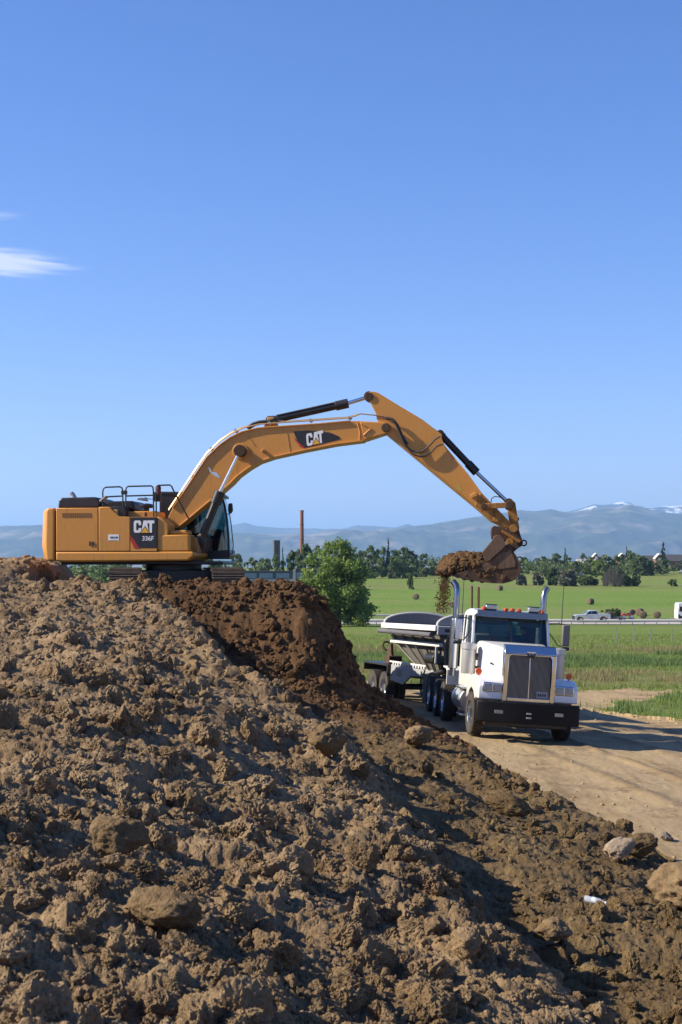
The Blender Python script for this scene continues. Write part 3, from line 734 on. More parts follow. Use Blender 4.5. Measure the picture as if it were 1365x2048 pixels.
d1 = epanel('side_door', [(112.5, 1016), (196.5, 1015.5), (196.5, 1102.5), (112.5, 1102.5)], 1.0, 1.495, 'yellow', 0.02)
d2 = epanel('side_door', [(197.6, 1014), (219, 1013.5), (227, 1022), (234, 1027), (239, 1033), (260.5, 1033.5), (260.5, 1102.5), (197.6, 1102.5)], 1.0, 1.495, 'yellow', 0.02)
gr = MB()
for k in range(14):
    a = 125 + k * 4.2; gr.prism(EP([(a, 1026), (a + 2.6, 1026), (a + 2.6, 1034.5), (a, 1034.5)], 1.5), -1.492, -1.503)
M['grille_brown'] = worn('vent_brown', (0.22, 0.10, 0.03), 0.7, dust=0.3)
gr.build('vent_grille', 'grille_brown', d1, smooth=False)
hd = MB()
for a in (179, 185): hd.prism(EP([(a, 1083), (a + 2.6, 1083), (a + 2.6, 1091), (a, 1091)], 1.5), -1.49, -1.512)
hd.build('handle', 'black', d1)
st = MB().prism(EP([(217, 1069), (238.5, 1069), (238.5, 1082), (235, 1080.5), (220, 1080.5), (217, 1082)], 1.5), -1.49, -1.500).build('sticker', 'decal_white', d2, smooth=False)
sb = MB()
for a, b in ((221, 228), (229.5, 231), (232, 236)): sb.prism(EP([(a, 1073), (b, 1073), (b, 1077), (a, 1077)], 1.5), -1.499, -1.503)
M['sticker_ink'] = worn('sticker_ink', (0.10, 0.13, 0.10), 0.6, dust=0.2)
sb.build('print', 'sticker_ink', st, smooth=False)
# decal panel with lettering
dp = epanel('badge_panel', [(261.5, 1034.5), (314, 1034.5), (314, 1096), (279, 1096), (261.5, 1070)], 1.0, 1.497, 'decal', 0.006)
epanel('lower_panel', [(261.5, 1071), (278.5, 1096.5), (314, 1096.5), (314, 1102.5), (261.5, 1102.5)], 1.0, 1.493, 'yellow', 0.006)
MB().prism(EP([(261.6, 1070), (261.6, 1081), (269, 1096.6), (279.6, 1096.6)], 1.5), -1.494, -1.5005).build('red_flash', 'decal_red', dp, smooth=False)
def cat_letters(origin, du, dw, off, parent, thick=0.006):
    """three bold letters and the triangle; origin = lower left (u, w), du = vector of one unit along, dw = one unit up"""
    L = {'C': [(.15, 0), (.75, 0), (.9, .15), (.9, .42), (.6, .42), (.6, .27), (.56, .23), (.34, .23), (.3, .27), (.3, .83), (.34, .87), (.56, .87), (.6, .83), (.6, .68), (.9, .68), (.9, .95), (.75, 1.1), (.15, 1.1), (0, .95), (0, .15)],
         'A': [(.9, 0), (1.2, 1.1), (1.58, 1.1), (1.88, 0), (1.56, 0), (1.39, .72), (1.22, 0)],
         'T': [(1.64, 1.1), (2.52, 1.1), (2.52, .84), (2.24, .84), (2.24, 0), (1.93, 0), (1.93, .84), (1.64, .84)]}
    def PT(a, b): return (origin[0] + du[0] * a + dw[0] * b, origin[1] + du[1] * a + dw[1] * b)
    for ch, pts in L.items():
        if ch == 'A': pts = [(a, b) for a, b in pts]
        MB().prism([PT(a, b) for a, b in pts], -off, -off - thick).build('letter', 'decal_white', parent, smooth=False)
    MB().prism([PT(a, b) for a, b in ((.74, -.03), (1.39, .60), (2.04, -.03))], -off - thick * 0.5, -off - thick * 1.4).build('triangle_edge', 'decal', parent, smooth=False)
    MB().prism([PT(a, b) for a, b in ((.86, 0), (1.39, .50), (1.92, 0))], -off - thick, -off - thick * 2).build('triangle', 'decal_yellow', parent, smooth=False)
a, b = E(268, 1065.5, 1.5), E(309, 1065.5, 1.5); k = (b[0] - a[0]) / 2.52; hgt = (E(268, 1041, 1.5)[1] - a[1]) / 1.1
cat_letters(a, (k, 0), (0, hgt), 1.497, dp)
fc = bpy.data.curves.new('txt', 'FONT'); fc.body = '336F'; fc.size = 1; fc.extrude = 0.02; fc.offset = 0.018
fo = bpy.data.objects.new('txt', fc); tm = bpy.data.meshes.new_from_object(fo); bpy.data.objects.remove(fo)
vx = np.array([v.co[:] for v in tm.vertices]); mn, mxx = vx.min(0), vx.max(0)
p0, p1, p2 = E(285, 1081.5, 1.5), E(308, 1081.5, 1.5), E(285, 1072, 1.5)
for v in tm.vertices:
    c = v.co; fx_, fy_ = (c.x - mn[0]) / (mxx[0] - mn[0]), (c.y - mn[1]) / (mxx[1] - mn[1])
    v.co = (p0[0] + fx_ * (p1[0] - p0[0]), -1.4965 - (c.z - mn[2]) * 0.15, p0[1] + fy_ * (p2[1] - p0[1]))
tm.materials.append(M['decal_white']); no = bpy.data.objects.new('model_number', tm); COL.objects.link(no); no.parent = dp
# tank box, step, post
epanel('tool_box', [(317, 1070), (377.5, 1069), (378.5, 1102.5), (317, 1102.5)], 0.55, 1.47, 'yellow', 0.035)
epanel('step_tread', [(338, 1061), (373, 1060), (375, 1069), (338, 1069.5)], 0.55, 1.30, 'yellow', 0.04)
epanel('fuel_tank', [(315, 1033), (325, 1037), (336, 1047), (336, 1070), (315, 1102)], 0.5, 1.46, 'yellow', 0.02)
epanel('tank_top', [(237, 1023), (313, 1022), (313, 1036), (237, 1036)], -0.2, 1.0, 'yellow', 0.03)
epanel('front_bracket', [(378, 1070), (391, 1076), (396, 1102), (388, 1112), (378, 1102.5)], 0.5, 1.1, 'yellow_dirty', 0.02)
# hoods
h1 = eprism([(117, 1016.5), (119, 1000), (124, 995.5), (190, 994), (196, 995.5), (200, 1003), (200, 1016)], 0.9, -0.9, 0.95).build('engine_hood', 'black', exc, 0.07, seg=4)
eprism([(196, 1018), (198, 1003.5), (266, 1002), (270, 1004.5), (273.5, 1022)], 0.6, -0.7, 0.75).build('rear_hood', 'black', exc, 0.06, seg=4)
eprism([(219, 1014), (251, 1012), (254, 1034), (238, 1034)], 1.3, 0.7, 1.40).build('hood_step', 'black', exc, 0.02)
MB().tube([E3(150, 996, 0.2), E3(147, 990, 0.2), E3(143, 986, 0.2)], 0.06, 12).build('exhaust_pipe', 'greysteel', exc)
# air pre-cleaner
pc = MB(); u, w = E(294, 1013, 0.7)
pc.lathe([(w - 0.33, 0.07), (w - 0.05, 0.07), (w - 0.04, 0.19), (w + 0.02, 0.205), (w + 0.07, 0.15), (w + 0.09, 0.0)], 24, 'z', closed=False, mat=Matrix.Translation((u, -0.7, 0)))
pc.build('air_cleaner', 'black', exc)
MB().cyl(E3(291, 1033, 1.2), E3(291, 1025, 1.2), 0.05).build('filler_cap', 'rust', exc)
# handrails
def rail(pts, off, r=0.021, name='handrail'):
    b = MB()
    for P in pts: b.tube([E3(x, y, off) for x, y in P], r, 8)
    return b.build(name, 'black', exc)
rail([[(206, 1016), (206, 983), (208, 977), (212, 974.5), (240, 973.5), (244.5, 976), (246, 982), (246.5, 1032)], [(207, 994), (246, 992)]], 1.25)
rail([[(252.5, 1032), (252, 980), (253.5, 975), (257, 972.8), (303, 971.8), (306, 974), (307, 979), (308, 1034)], [(252.5, 992), (307, 990.5)], [(246, 985), (252, 985)]], 1.25)
rail([[(313, 1034), (313, 985)], [(313, 1000), (313, 974), (316, 970.8), (340, 970), (344, 973), (347, 980), (378, 1038)]], 0.95)
MB().prism(EP([(243, 981), (255, 981), (255, 989), (243, 989)], 1.25), -1.22, -1.28).build('rail_clamp', 'black', exc, 0.01)
fx_ = MB(); u, w = E(317, 985, 0.9)
fx_.lathe([(w - 0.08, 0.0), (w - 0.08, 0.06), (w + 0.02, 0.085), (w + 0.06, 0.07), (w + 0.12, 0.085), (w + 0.18, 0.06), (w + 0.22, 0.0)], 18, 'z', closed=False, mat=Matrix.Translation((u, -0.9, 0)))
fx_.build('work_lamp', 'dullred', exc)
eprism([(308, 984), (322, 984), (322, 1003), (308, 1003)], 0.9, 0.75, 0.95).build('lamp_box', 'black', exc, 0.02)
mi = MB().tube([E3(308, 998, 1.0), E3(298, 998, 1.05), E3(290, 995, 1.1)], 0.012, 6).build('mirror_arm', 'black', exc)
MB().lathe([(-0.02, 0.0), (-0.02, 0.145), (0.01, 0.155), (0.05, 0.10), (0.07, 0.0)], 22, 'z', closed=False, mat=Matrix.Translation(E3(286, 1000, 1.1)) @ Matrix.Rotation(R(8), 4, 'Y')).build('mirror', 'greysteel', mi)
MB().prism(EP([(200, 1002), (203, 1004), (215, 993), (212.5, 991.5)], 1.2), -1.0, -1.3).build('mirror', 'greysteel', exc, 0.01)
# cab on the far side of the boom
cabp = [(319, 986), (321, 983.5), (438, 985.5), (446, 990), (451.5, 1010), (456.5, 1040), (459.5, 1075), (460, 1112), (456, 1118), (400, 1118), (319, 1100)]
CO0, CO1 = -1.52, -0.52
cb = thing('cab', None, None); cb.parent = exc
cb = eprism([(319, 1000), (321, 984), (350, 984), (350, 1060), (400, 1095), (400, 1118), (319, 1100)], CO1, CO0, CO1)
bpy.data.objects.remove([o for o in exc.children if o.name.startswith('cab')][0])
cb = cb.build('cab', 'black', exc, 0.03)
eprism([(318, 988), (320, 983), (438, 985), (447, 991), (446, 996), (436, 992), (322, 990)], CO1, CO0 - 0.02, CO1 + 0.02).build('cab_roof', 'black', cb, 0.02)
def cpost(P, wd, o0, o1, name='cab_pillar'):
    b = MB(); n = len(P); L = []; Rr_ = []
    for i, (x, y) in enumerate(P):
        L.append((x - wd / 2, y)); Rr_.append((x + wd / 2, y))
    b.prism(EP(L + Rr_[::-1], (o0 + o1) / 2), -o0, -o1); return b.build(name, 'black', cb, 0.012)
for o0 in (CO1 - 0.07, CO0):
    cpost([(443, 990), (449.5, 1010), (454.5, 1040), (457.5, 1075), (458.3, 1112)], 4.2, o0, o0 + 0.07)
cpost([(352, 988), (352, 1080)], 5, CO0, CO0 + 0.07); cpost([(400, 989), (401, 1085)], 4, CO0, CO0 + 0.06)
eprism([(396, 1103), (459, 1100), (460, 1112), (456, 1118), (396, 1118)], CO1, CO0, CO1).build('cab_base', 'black', cb, 0.02)
eprism([(356, 992), (441, 992), (449, 1012), (453, 1040), (456, 1075), (456, 1101), (398, 1103), (356, 1065)], CO1, CO1 - 0.04, CO1 - 0.02).build('side_window', 'glass', cb, smooth=False)
eprism([(356, 992), (441, 992), (449, 1012), (453, 1040), (456, 1075), (456, 1101), (398, 1103), (356, 1080)], CO0, CO0 + 0.02, CO0 + 0.04).build('door_window', 'glass', cb, smooth=False)
fw = MB(); A_ = EP([(446, 992), (451, 1012), (456, 1040), (459, 1075), (459.8, 1102)], -1.0)
fw.loft([[(u, -CO0, w), (u, -CO1, w)] for u, w in A_], close=False); fw.build('windscreen', 'glass', cb)
ops = MB(); ops.prism(EP([(372, 1020), (388, 1018), (396, 1072), (418, 1074), (418, 1084), (380, 1086)], -1.0), 0.8, 1.25); ops.build('operator_seat', 'seat', cb, 0.04)
eprism([(420, 1060), (440, 1058), (444, 1100), (424, 1102)], -1.0, -1.3, -1.0).build('console', 'cab_in', cb, 0.03)
MB().tube([E3(447, 1048, -0.53), E3(449, 1078, -0.53), E3(446, 1060, -0.53)], 0.012, 6).build('wiper', 'black', cb)
rail([[(456, 1030), (459, 1024), (463, 1050), (467, 1090), (466, 1106), (460, 1109)]], -0.5, 0.014, 'mirror_bracket')
eprism([(457, 1007), (464, 1006), (465.5, 1021), (461, 1028), (456, 1022)], -0.45, -0.6, -0.45).build('mirror', 'black', exc, 0.02)
# boom
BT = [(334, 1040), (346, 1016), (373, 977), (396, 942), (415, 914), (440, 890), (461, 875), (485, 863.5), (517, 856), (566, 852.5), (640, 847.5), (700, 842), (721, 842)]
BB = [(728, 881), (672, 888), (608, 900.5), (545, 914.5), (517, 924), (496, 936.5), (475, 952), (461, 967), (425, 998), (390, 1027), (355, 1056)]
nose = [(764, 844.5), (774, 846), (781, 851), (782, 858), (777, 864.5), (768, 868)]
BW = 0.33
boom = eprism(BT + nose + BB + [(345, 1057), (335, 1050)], BW, -BW, BW).build('boom', 'yellow', exc, 0.008, seg=1)
def ribbon(px_pts, off, th, ow, parent, name, mat='yellow', inward=1):
    P = EP(px_pts, off); b = MB(); rings = []
    for i, (u, w) in enumerate(P):
        a, c = P[max(i - 1, 0)], P[min(i + 1, len(P) - 1)]; dx, dz = c[0] - a[0], c[1] - a[1]; l = math.hypot(dx, dz); nx, nz = -dz / l, dx / l
        rings.append([(u + nx * th * 0.5, -ow, w + nz * th * 0.5), (u + nx * th * 0.5, ow, w + nz * th * 0.5), (u - nx * th * 0.5, ow, w - nz * th * 0.5), (u - nx * th * 0.5, -ow, w - nz * th * 0.5)])
    b.loft(rings); return b.build(name, mat, parent, 0.006, seg=1)
ribbon(BB[::-1], BW, 0.035, 0.385, boom, 'flange'); ribbon(BT[1:-1], BW, 0.035, 0.375, boom, 'flange')
# reinforced nose, pad round the cylinder pin, seams
epx = [(721, 843.5), (768, 846), (781, 852), (781.5, 859), (774, 866), (729, 879.5)]
for s in (-1, 1): MB().prism(EP(epx, BW), s * (BW - 0.005), s * (BW + 0.045)).build('nose_plate', 'yellow', boom, 0.012)
MB().tube([E3(724, 848, 0.38), E3(742, 857, 0.38), E3(727, 871, 0.38)], 0.022, 6).build('weld_rib', 'yellow', boom)
MB().tube([E3(715, 845, 0.335), E3(720, 864, 0.335), E3(719, 882, 0.335)], 0.018, 6).build('weld_rib', 'yellow', boom)
for pp in ([(575, 866), (581, 904)], [(496, 870), (512, 893)]): MB().tube([E3(x, y, 0.332) for x, y in pp], 0.008, 5).build('weld_seam', 'yellow_dirty', boom)
u, w = E(481, 902, 0.35)
for s in (-1, 1): MB().cyl((u, s * (BW - 0.01), w), (u, s * (BW + 0.03), w), 0.22, 28).build('pin_boss', 'yellow', boom, 0.01)
MB().cyl((u, -0.66, w), (u, 0.66, w), 0.105, 22).build('boom_pin', 'steel_mud', boom, 0.01)
MB().cyl(E3(527, 902, 0.32), E3(527, 902, 0.50), 0.05, 14).build('boom_lamp', 'yellow', boom, 0.01)
u, w = E(772, 855, 0.4); MB().cyl((u, -0.42, w), (u, 0.42, w), 0.125, 24).build('stick_pin', 'steel_mud', boom, 0.015)
MB().cyl((E(340, 1050, 0)[0], -0.6, E(340, 1050, 0)[1]), (E(340, 1050, 0)[0], 0.6, E(340, 1050, 0)[1]), 0.14, 20).build('foot_pin', 'steel_mud', boom)
# scar of bare metal on the boom flank
MB().prism(EP([(417, 934), (421, 937), (424, 944), (433, 945), (440, 953), (440.5, 957), (432, 953), (425, 948), (420, 943)], BW), -BW - 0.001, -BW - 0.004).build('scrape', 'alloy', boom, smooth=False)
# badge on the boom
bd = MB().prism(EP([(587.5, 863), (618, 861), (660, 865), (678, 872.5), (682.5, 878.5), (612, 896), (600, 893)], BW), -BW - 0.001, -BW - 0.006).build('boom_badge', 'decal', boom, smooth=False)
MB().prism(EP([(588.5, 874), (593, 880), (609, 894.5), (611.5, 897.5), (604, 895.5), (592, 882)], BW), -BW - 0.002, -BW - 0.008).build('red_flash', 'decal_red', bd, smooth=False)
a, b, c = E(614.5, 892.5, BW), E(648.5, 885, BW), E(612.5, 868, BW)
k = 2.52
cat_letters(a, ((b[0] - a[0]) / k, (b[1] - a[1]) / k), ((c[0] - a[0]) / 1.1, (c[1] - a[1]) / 1.1), BW + 0.006, bd)
# steel lines on the boom back
ln = MB()
for j, (off, dy) in enumerate(((0.28, -1.5), (0.20, -2.5), (0.12, -3.5))):
    P = [(339, 1022), (373, 971), (396, 936), (416, 908), (441, 884), (462, 869), (486, 857.5), (518, 850), (566, 846.5), (640, 841.5), (697, 837.5), (712, 833), (722, 829 + j), (752, 832 + j), (768, 834 + j), (777, 841)]
    ln.tube([E3(x - 0.8 * (x < 460), y + dy, off) for x, y in P], 0.02, 6)
ln.build('hydraulic_line', 'pipe', boom)
cl = MB()
for x, y in ((360, 992), (386, 952), (424, 898), (473, 862), (540, 846), (622, 841), (700, 836)): cl.add([], []); cl.tube([E3(x - 3, y - 2, 0.24), E3(x + 3, y + 3, 0.24)], 0.05, 6)
cl.build('line_clamp', 'greysteel', boom)
hs = MB()
hs.tube([E3(x, y, 0.22) for x, y in ((494, 856), (506, 847), (520, 843), (540, 841), (549, 837))], 0.035, 8)
hs.tube([E3(x, y, 0.15) for x, y in ((497, 858), (510, 850), (525, 846), (545, 842), (560, 842), (572, 843))], 0.035, 8)
hs.tube([E3(x, y, 0.40) for x, y in ((772, 837), (784, 839), (793, 850), (800, 868), (808, 885), (812, 892))], 0.028, 8)
hs.tube([E3(x, y, 0.36) for x, y in ((772, 835), (786, 838), (796, 850), (803, 866), (810, 880), (816, 888))], 0.028, 8)
hs.tube([E3(x, y, 0.36) for x, y in ((808, 884), (818, 898), (832, 905), (846, 903), (858, 892), (870, 879), (881, 872))], 0.026, 8)
hs.tube([E3(x, y, 0.36) for x, y in ((812, 890), (826, 908), (840, 913), (852, 911), (864, 903), (874, 892), (886, 888))], 0.026, 8)
hs.build('hydraulic_hose', 'hose', exc)
# cylinders
def cylinder(a, g, e, off, rb, rg_, rr, name, gl=14, pin=True, rodm='rod'):
    A3, G3, E3_ = Vector(E3(*a, off)), Vector(E3(*g, off)), Vector(E3(*e, off)); d = (G3 - A3).normalized()
    b = MB(); b.cyl(tuple(A3), tuple(G3), rb, 20); L = (G3 - A3).length
    b.cyl(tuple(G3 - d * 0.36), tuple(G3), rg_, 20); b.cyl(tuple(A3), tuple(A3 + d * 0.12), rb * 1.12, 20)
    b.cyl(tuple(A3 + Vector((0, -rb * 1.25, 0))), tuple(A3 + Vector((0, rb * 1.25, 0))), rb * 1.15, 18)
    o = b.build(name, 'black', exc, 0.008)
    MB().cyl(tuple(G3 - d * 0.05), tuple(E3_), rr, 16).build('rod', rodm, o)
    MB().cyl(tuple(E3_ + Vector((0, -rg_ * 1.1, 0))), tuple(E3_ + Vector((0, rg_ * 1.1, 0))), rg_ * 1.05, 18).build('rod_end', 'steel_mud', o, 0.01)
    bp = MB(); bp.tube([tuple(A3 + d * 0.2 + Vector((0, -rb * 0.9, rb * 0.9))), tuple(G3 - d * 0.3 + Vector((0, -rb * 0.9, rb * 0.9)))], 0.018, 6); bp.build('oil_pipe', 'hose', o)
    return o
cylinder((402, 1081), (441, 983), (481, 902), 0.55, 0.115, 0.155, 0.055, 'boom_cylinder')
cylinder((402, 1081), (441, 983), (481, 902), -0.55, 0.115, 0.155, 0.055, 'boom_cylinder')
cylinder((541, 841), (697, 806.5), (739, 793.5), 0.0, 0.105, 0.135, 0.055, 'stick_cylinder')
cylinder((881, 868), (954, 945.5), (1018, 1006), 0.0, 0.095, 0.12, 0.052, 'bucket_cylinder')
for s in (-1, 1): MB().prism(EP([(528, 853), (536, 834), (547, 833), (556, 853)], 0.2), s * 0.13, s * 0.18).build('cylinder_bracket', 'yellow', boom, 0.01)
MB().prism(EP([(385, 1078), (400, 1068), (412, 1078), (410, 1095), (396, 1112), (384, 1108)], 0.5), -0.62, 0.62).build('cylinder_foot', 'steel_mud', exc, 0.02)
# stick
SW = 0.27
SP = [(731.5, 792), (735, 786), (741, 783.2), (748, 783), (758, 786), (800, 812), (847, 840), (866, 855), (884, 868), (884, 877), (893, 897), (936, 949), (962, 985), (978, 1002), (998, 1022), (1020, 1043), (1026, 1052), (1022, 1058), (1012, 1058), (984, 1043), (952, 1015), (921, 990), (891, 965), (825, 910), (774, 868), (767, 860), (754, 839), (752.5, 828), (738, 800)]
stick = eprism(SP, SW, -SW, SW).build('stick', 'yellow', exc, 0.010, seg=1)
ribbon([(774, 868), (825, 910), (891, 965), (952, 1015), (984, 1043)], SW, 0.03, 0.30, stick, 'flange')
ribbon([(890, 893), (936, 949), (962, 985), (978, 1002)], SW, 0.03, 0.30, stick, 'flange')
for s in (-1, 1): MB().prism(EP([(961, 985), (968, 992), (984, 1006), (1018, 1042), (1024, 1052), (1018, 1057), (984, 1042), (950, 1012)], SW), s * (SW - 0.004), s * (SW + 0.035)).build('tip_plate', 'yellow_dirty', stick, 0.012)
MB().box(-0.09, 0.09, -0.09, 0.0, -0.05, 0.05, Matrix.Translation(E3(948, 991, SW)) @ Matrix.Rotation(R(-25), 4, 'Y')).build('lug', 'yellow', stick, 0.01)
for x, y, r in ((739, 793, 0.115), (768, 856, 0.12)):
    u, w = E(x, y, 0.3); MB().cyl((u, -SW - 0.03, w), (u, SW + 0.03, w), r, 20).build('pin', 'steel_mud', stick, 0.01)
MB().prism(EP([(868, 862), (880, 860), (888, 867), (886, 878), (876, 880)], SW), -0.2, 0.2).build('cylinder_bracket', 'steel_mud', stick, 0.02)
MB().prism(EP([(915, 971.5), (918, 971), (920, 975), (924, 976), (925, 979.5), (920, 979), (917, 976)], SW), -SW - 0.001, -SW - 0.004).build('paint_mark', 'mark', stick, smooth=False) if 'mark' in M else None
# linkage
def bar(a, b, off, wd, th, name, mat='yellow_dirty'):
    A3, B3 = Vector(E3(*a, off)), Vector(E3(*b, off)); d = (B3 - A3).normalized(); n = Vector((-d.z, 0, d.x)); m = MB(); P = []
    for k in range(9): q = A3 + (-d * math.sin(math.pi * k / 8) + n * math.cos(math.pi * k / 8)) * wd; P.append((q.x, q.z))
    for k in range(9): q = B3 + (d * math.sin(math.pi * k / 8) - n * math.cos(math.pi * k / 8)) * wd; P.append((q.x, q.z))
    m.prism(P, A3.y - th / 2, A3.y + th / 2); return m.build(name, mat, exc, 0.012)
for s in (-1, 1): bar((968, 1012.5), (1020, 1010), s * 0.36, 0.075, 0.07, 'idler_link')
bar((1023, 1010), (1030, 1057), 0.0, 0.115, 0.42, 'bucket_link')
u, w = E(1020, 1010, 0.3); MB().cyl((u, -0.44, w), (u, 0.44, w), 0.125, 22).build('link_pin', 'steel_mud', exc, 0.015)
u, w = E(968, 1013, 0.3); MB().cyl((u, -0.42, w), (u, 0.42, w), 0.085, 18).build('link_pin', 'steel_mud', exc, 0.01)
u, w = E(993, 1038, 0.3); MB().cyl((u, -0.33, w), (u, 0.33, w), 0.085, 18).build('link_pin', 'yellow_dirty', exc, 0.01)
MB().tube([E3(x, y, 0.1) for x, y in ((983, 1004), (984, 997), (990, 993), (999, 994), (1004, 996))], 0.014, 6).build('grease_hose', 'hose', exc)
# quick coupler
cp = MB()
for s in (-1, 1): cp.prism(EP([(983, 1056), (988, 1051), (1000, 1053), (1012, 1058), (1022, 1050), (1036, 1051), (1041, 1068), (1047, 1086), (1044, 1092), (1036, 1097), (1028, 1094), (1008, 1080), (996, 1074), (984, 1078), (982, 1066)], 0.3), s * 0.22, s * 0.30)
cp.prism(EP([(984, 1058), (1010, 1062), (1040, 1080), (1042, 1092), (1026, 1090), (1000, 1070), (985, 1074)], 0.3), -0.24, 0.24)
cp = cp.build('coupler', 'steel_mud', exc, 0.02)
MB().tube([E3(x, y, 0.33) for x, y in ((1003, 1062), (1020, 1072), (1040, 1084))], 0.05, 8).build('coupler_rib', 'yellow_dirty', cp)
for x, y, r in ((1028, 1057, 0.11), (1020, 1084, 0.10)):
    u, w = E(x, y, 0.3); MB().cyl((u, -0.36, w), (u, 0.36, w), r, 18).build('pin', 'yellow_dirty', cp, 0.01)
def ring(x, y, r, rr, off, name, parent): 
    u, w = E(x, y, off); m = MB(); m.tube([(u + r * math.cos(k * math.pi / 7), -off, w + r * math.sin(k * math.pi / 7)) for k in range(15)], rr, 6, caps=False); return m.build(name, 'steel_mud', parent)
ring(1048, 1086, 0.075, 0.024, 0.0, 'lifting_eye', cp); ring(1034, 1038.5, 0.05, 0.02, 0.0, 'lifting_eye', cp)
# bucket
BH = 0.78
SHELL = [(884, 1145), (905, 1152), (930, 1158), (955, 1163), (985, 1166.5), (1008, 1167), (1026, 1162), (1037, 1153), (1043, 1141), (1041, 1127), (1034, 1113), (1025, 1099), (1018, 1088)]
P = EP(SHELL, BH); sh = MB(); rings = []
for i, (u, w) in enumerate(P):
    a, c = P[max(i - 1, 0)], P[min(i + 1, len(P) - 1)]; dx, dz = c[0] - a[0], c[1] - a[1]; l = math.hypot(dx, dz); nx, nz = -dz / l * 0.045, dx / l * 0.045
    rings.append([(u, -BH, w), (u, BH, w), (u + nx, BH, w + nz), (u + nx, -BH, w + nz)])
bucket = sh.loft(rings).build('bucket', 'steel_mud', exc, 0.008, sharp=60)
SIDE = [(905, 1151), (930, 1156.5), (955, 1161.5), (985, 1165), (1008, 1165.5), (1025, 1160.5), (1035, 1152), (1041, 1141), (1039.5, 1128), (1033, 1114), (1022, 1098), (1008, 1092), (985, 1104), (965, 1122), (940, 1140), (912, 1147)]
for s in (-1, 1):
    MB().prism(EP(SIDE, BH), s * (BH - 0.04), s * (BH - 0.002)).build('side_plate', 'steel_mud', bucket, 0.006)
    MB().prism(EP([(1002, 1106), (1022, 1100), (1032, 1124), (1031, 1134), (975, 1142), (958, 1138)], BH), s * (BH - 0.003), s * (BH + 0.012)).build('wear_plate', 'steel_side', bucket, 0.006)
    MB().prism(EP([(993, 1070), (1000, 1070), (1007, 1076), (1011, 1087), (1010, 1094), (979, 1122), (973, 1123), (964, 1106), (986, 1079), (988, 1073)], BH), s * (BH - 0.01), s * (BH + 0.05)).build('side_cutter', 'steel_side', bucket, 0.012)
    MB().prism(EP([(1005, 1092), (1018, 1086), (1034, 1083), (1038, 1095), (1028, 1104), (1014, 1106)], 0.3), s * 0.3, s * 0.36).build('bucket_ear', 'steel_mud', bucket, 0.012)
MB().prism(EP([(1000, 1098), (1020, 1088), (1026, 1098), (1008, 1106)], 0.3), -0.74, 0.74).build('top_plate', 'steel_mud', bucket, 0.012)
ring(1040, 1120, 0.085, 0.02, 0.3, 'lifting_eye', bucket)
for k in range(5):
    y = -0.68 + 0.34 * k; u, w = E(884, 1145, 0.0); u2, w2 = E(872, 1140.5, 0.0); m = MB()
    m.loft([[(u + 0.12, y - 0.055, w - 0.05), (u + 0.12, y + 0.055, w - 0.05), (u + 0.12, y + 0.055, w + 0.06), (u + 0.12, y - 0.055, w + 0.06)], [(u2, y - 0.04, w2 - 0.012), (u2, y + 0.04, w2 - 0.012), (u2, y + 0.04, w2 + 0.012), (u2, y - 0.04, w2 + 0.012)]])
    m.build('tooth', 'steel_mud', bucket, 0.006)
# dirt in the bucket and falling from its lip
def exw(u, off, w): return EXO + EU * u + EN * off + Vector((0, 0, w))
rg = np.random.default_rng(21); Ps, Ss = [], []
top = EP([(880, 1143), (887, 1128), (898, 1113), (912, 1106), (930, 1105), (946, 1108), (962, 1106), (972, 1116), (985, 1108), (1005, 1106)], 0)
bot = EP([(880, 1148), (898, 1150), (920, 1155), (950, 1160), (975, 1163), (1000, 1164), (1020, 1160), (1030, 1150), (1033, 1140), (1034, 1130)], 0)
tu, tw = zip(*sorted(top)); bu, bw_ = zip(*sorted(bot))
for _ in range(7500):
    u = rg.uniform(tu[0] - 0.05, tu[-1]); off = rg.uniform(-0.72, 0.74)
    wt = np.interp(u, tu, tw) - 0.35 * (abs(off) / 0.75) ** 2.5; wb = np.interp(u, bu, bw_) + 0.06
    s = 0.014 + 0.11 * rg.random() ** 4
    if wt - wb < 0.02: continue
    w = wt - s * 0.4 - (wt - wb) * (rg.random() ** 2.2) * 0.9 + 0.05 * mnoise.noise((u * 2.2, off * 2.2, 0))*2
    Ps.append(exw(u, off, w)); Ss.append(s)
Ps, Ss = np.array([p[:] for p in Ps]), np.array(Ss)
vv, ff = scatter(Ps, Ss, np.where(Ss > 0.06, 3, 2), 31)
one = np.ones(len(vv)); tag(np_mesh('bucket_load', vv, ff, 'soil', smooth=False, attrs={'fresh': one, 'damp': one * 0.15}), 'heaped brown dirt filling the excavator bucket', 'dirt load')
Ps, Ss = [], []
for _ in range(6000):
    tt = rg.random() ** 0.9; py = 1143 + 84 * tt; wd = 0.12 + 0.20 * tt
    px = 892 - 5 * tt; u, w = E(px, py, 0); s = 0.005 + 0.015 * rg.random() ** 4
    if rg.random() < tt * 0.6: continue
    Ps.append(exw(u + rg.normal(0, wd * 0.42), rg.uniform(-0.66, 0.66) + rg.normal(0, 0.08), w)[:]); Ss.append(s)
for _ in range(160):
    tt = rg.random(); u, w = E(886 + rg.normal(0, 6) - 4 * tt, 1144 + 80 * tt, 0); Ps.append(exw(u, rg.uniform(-0.7, 0.7), w)[:]); Ss.append(0.012 + 0.03 * rg.random() ** 3)
vv, ff = scatter(Ps, Ss, [1] * len(Ps), 41); one = np.ones(len(vv))
tag(np_mesh('falling_dirt', vv, ff, 'soil', smooth=False, attrs={'fresh': one, 'damp': one * 0}), 'stream of crumbled dirt falling from the bucket lip', 'falling dirt', kind='stuff')
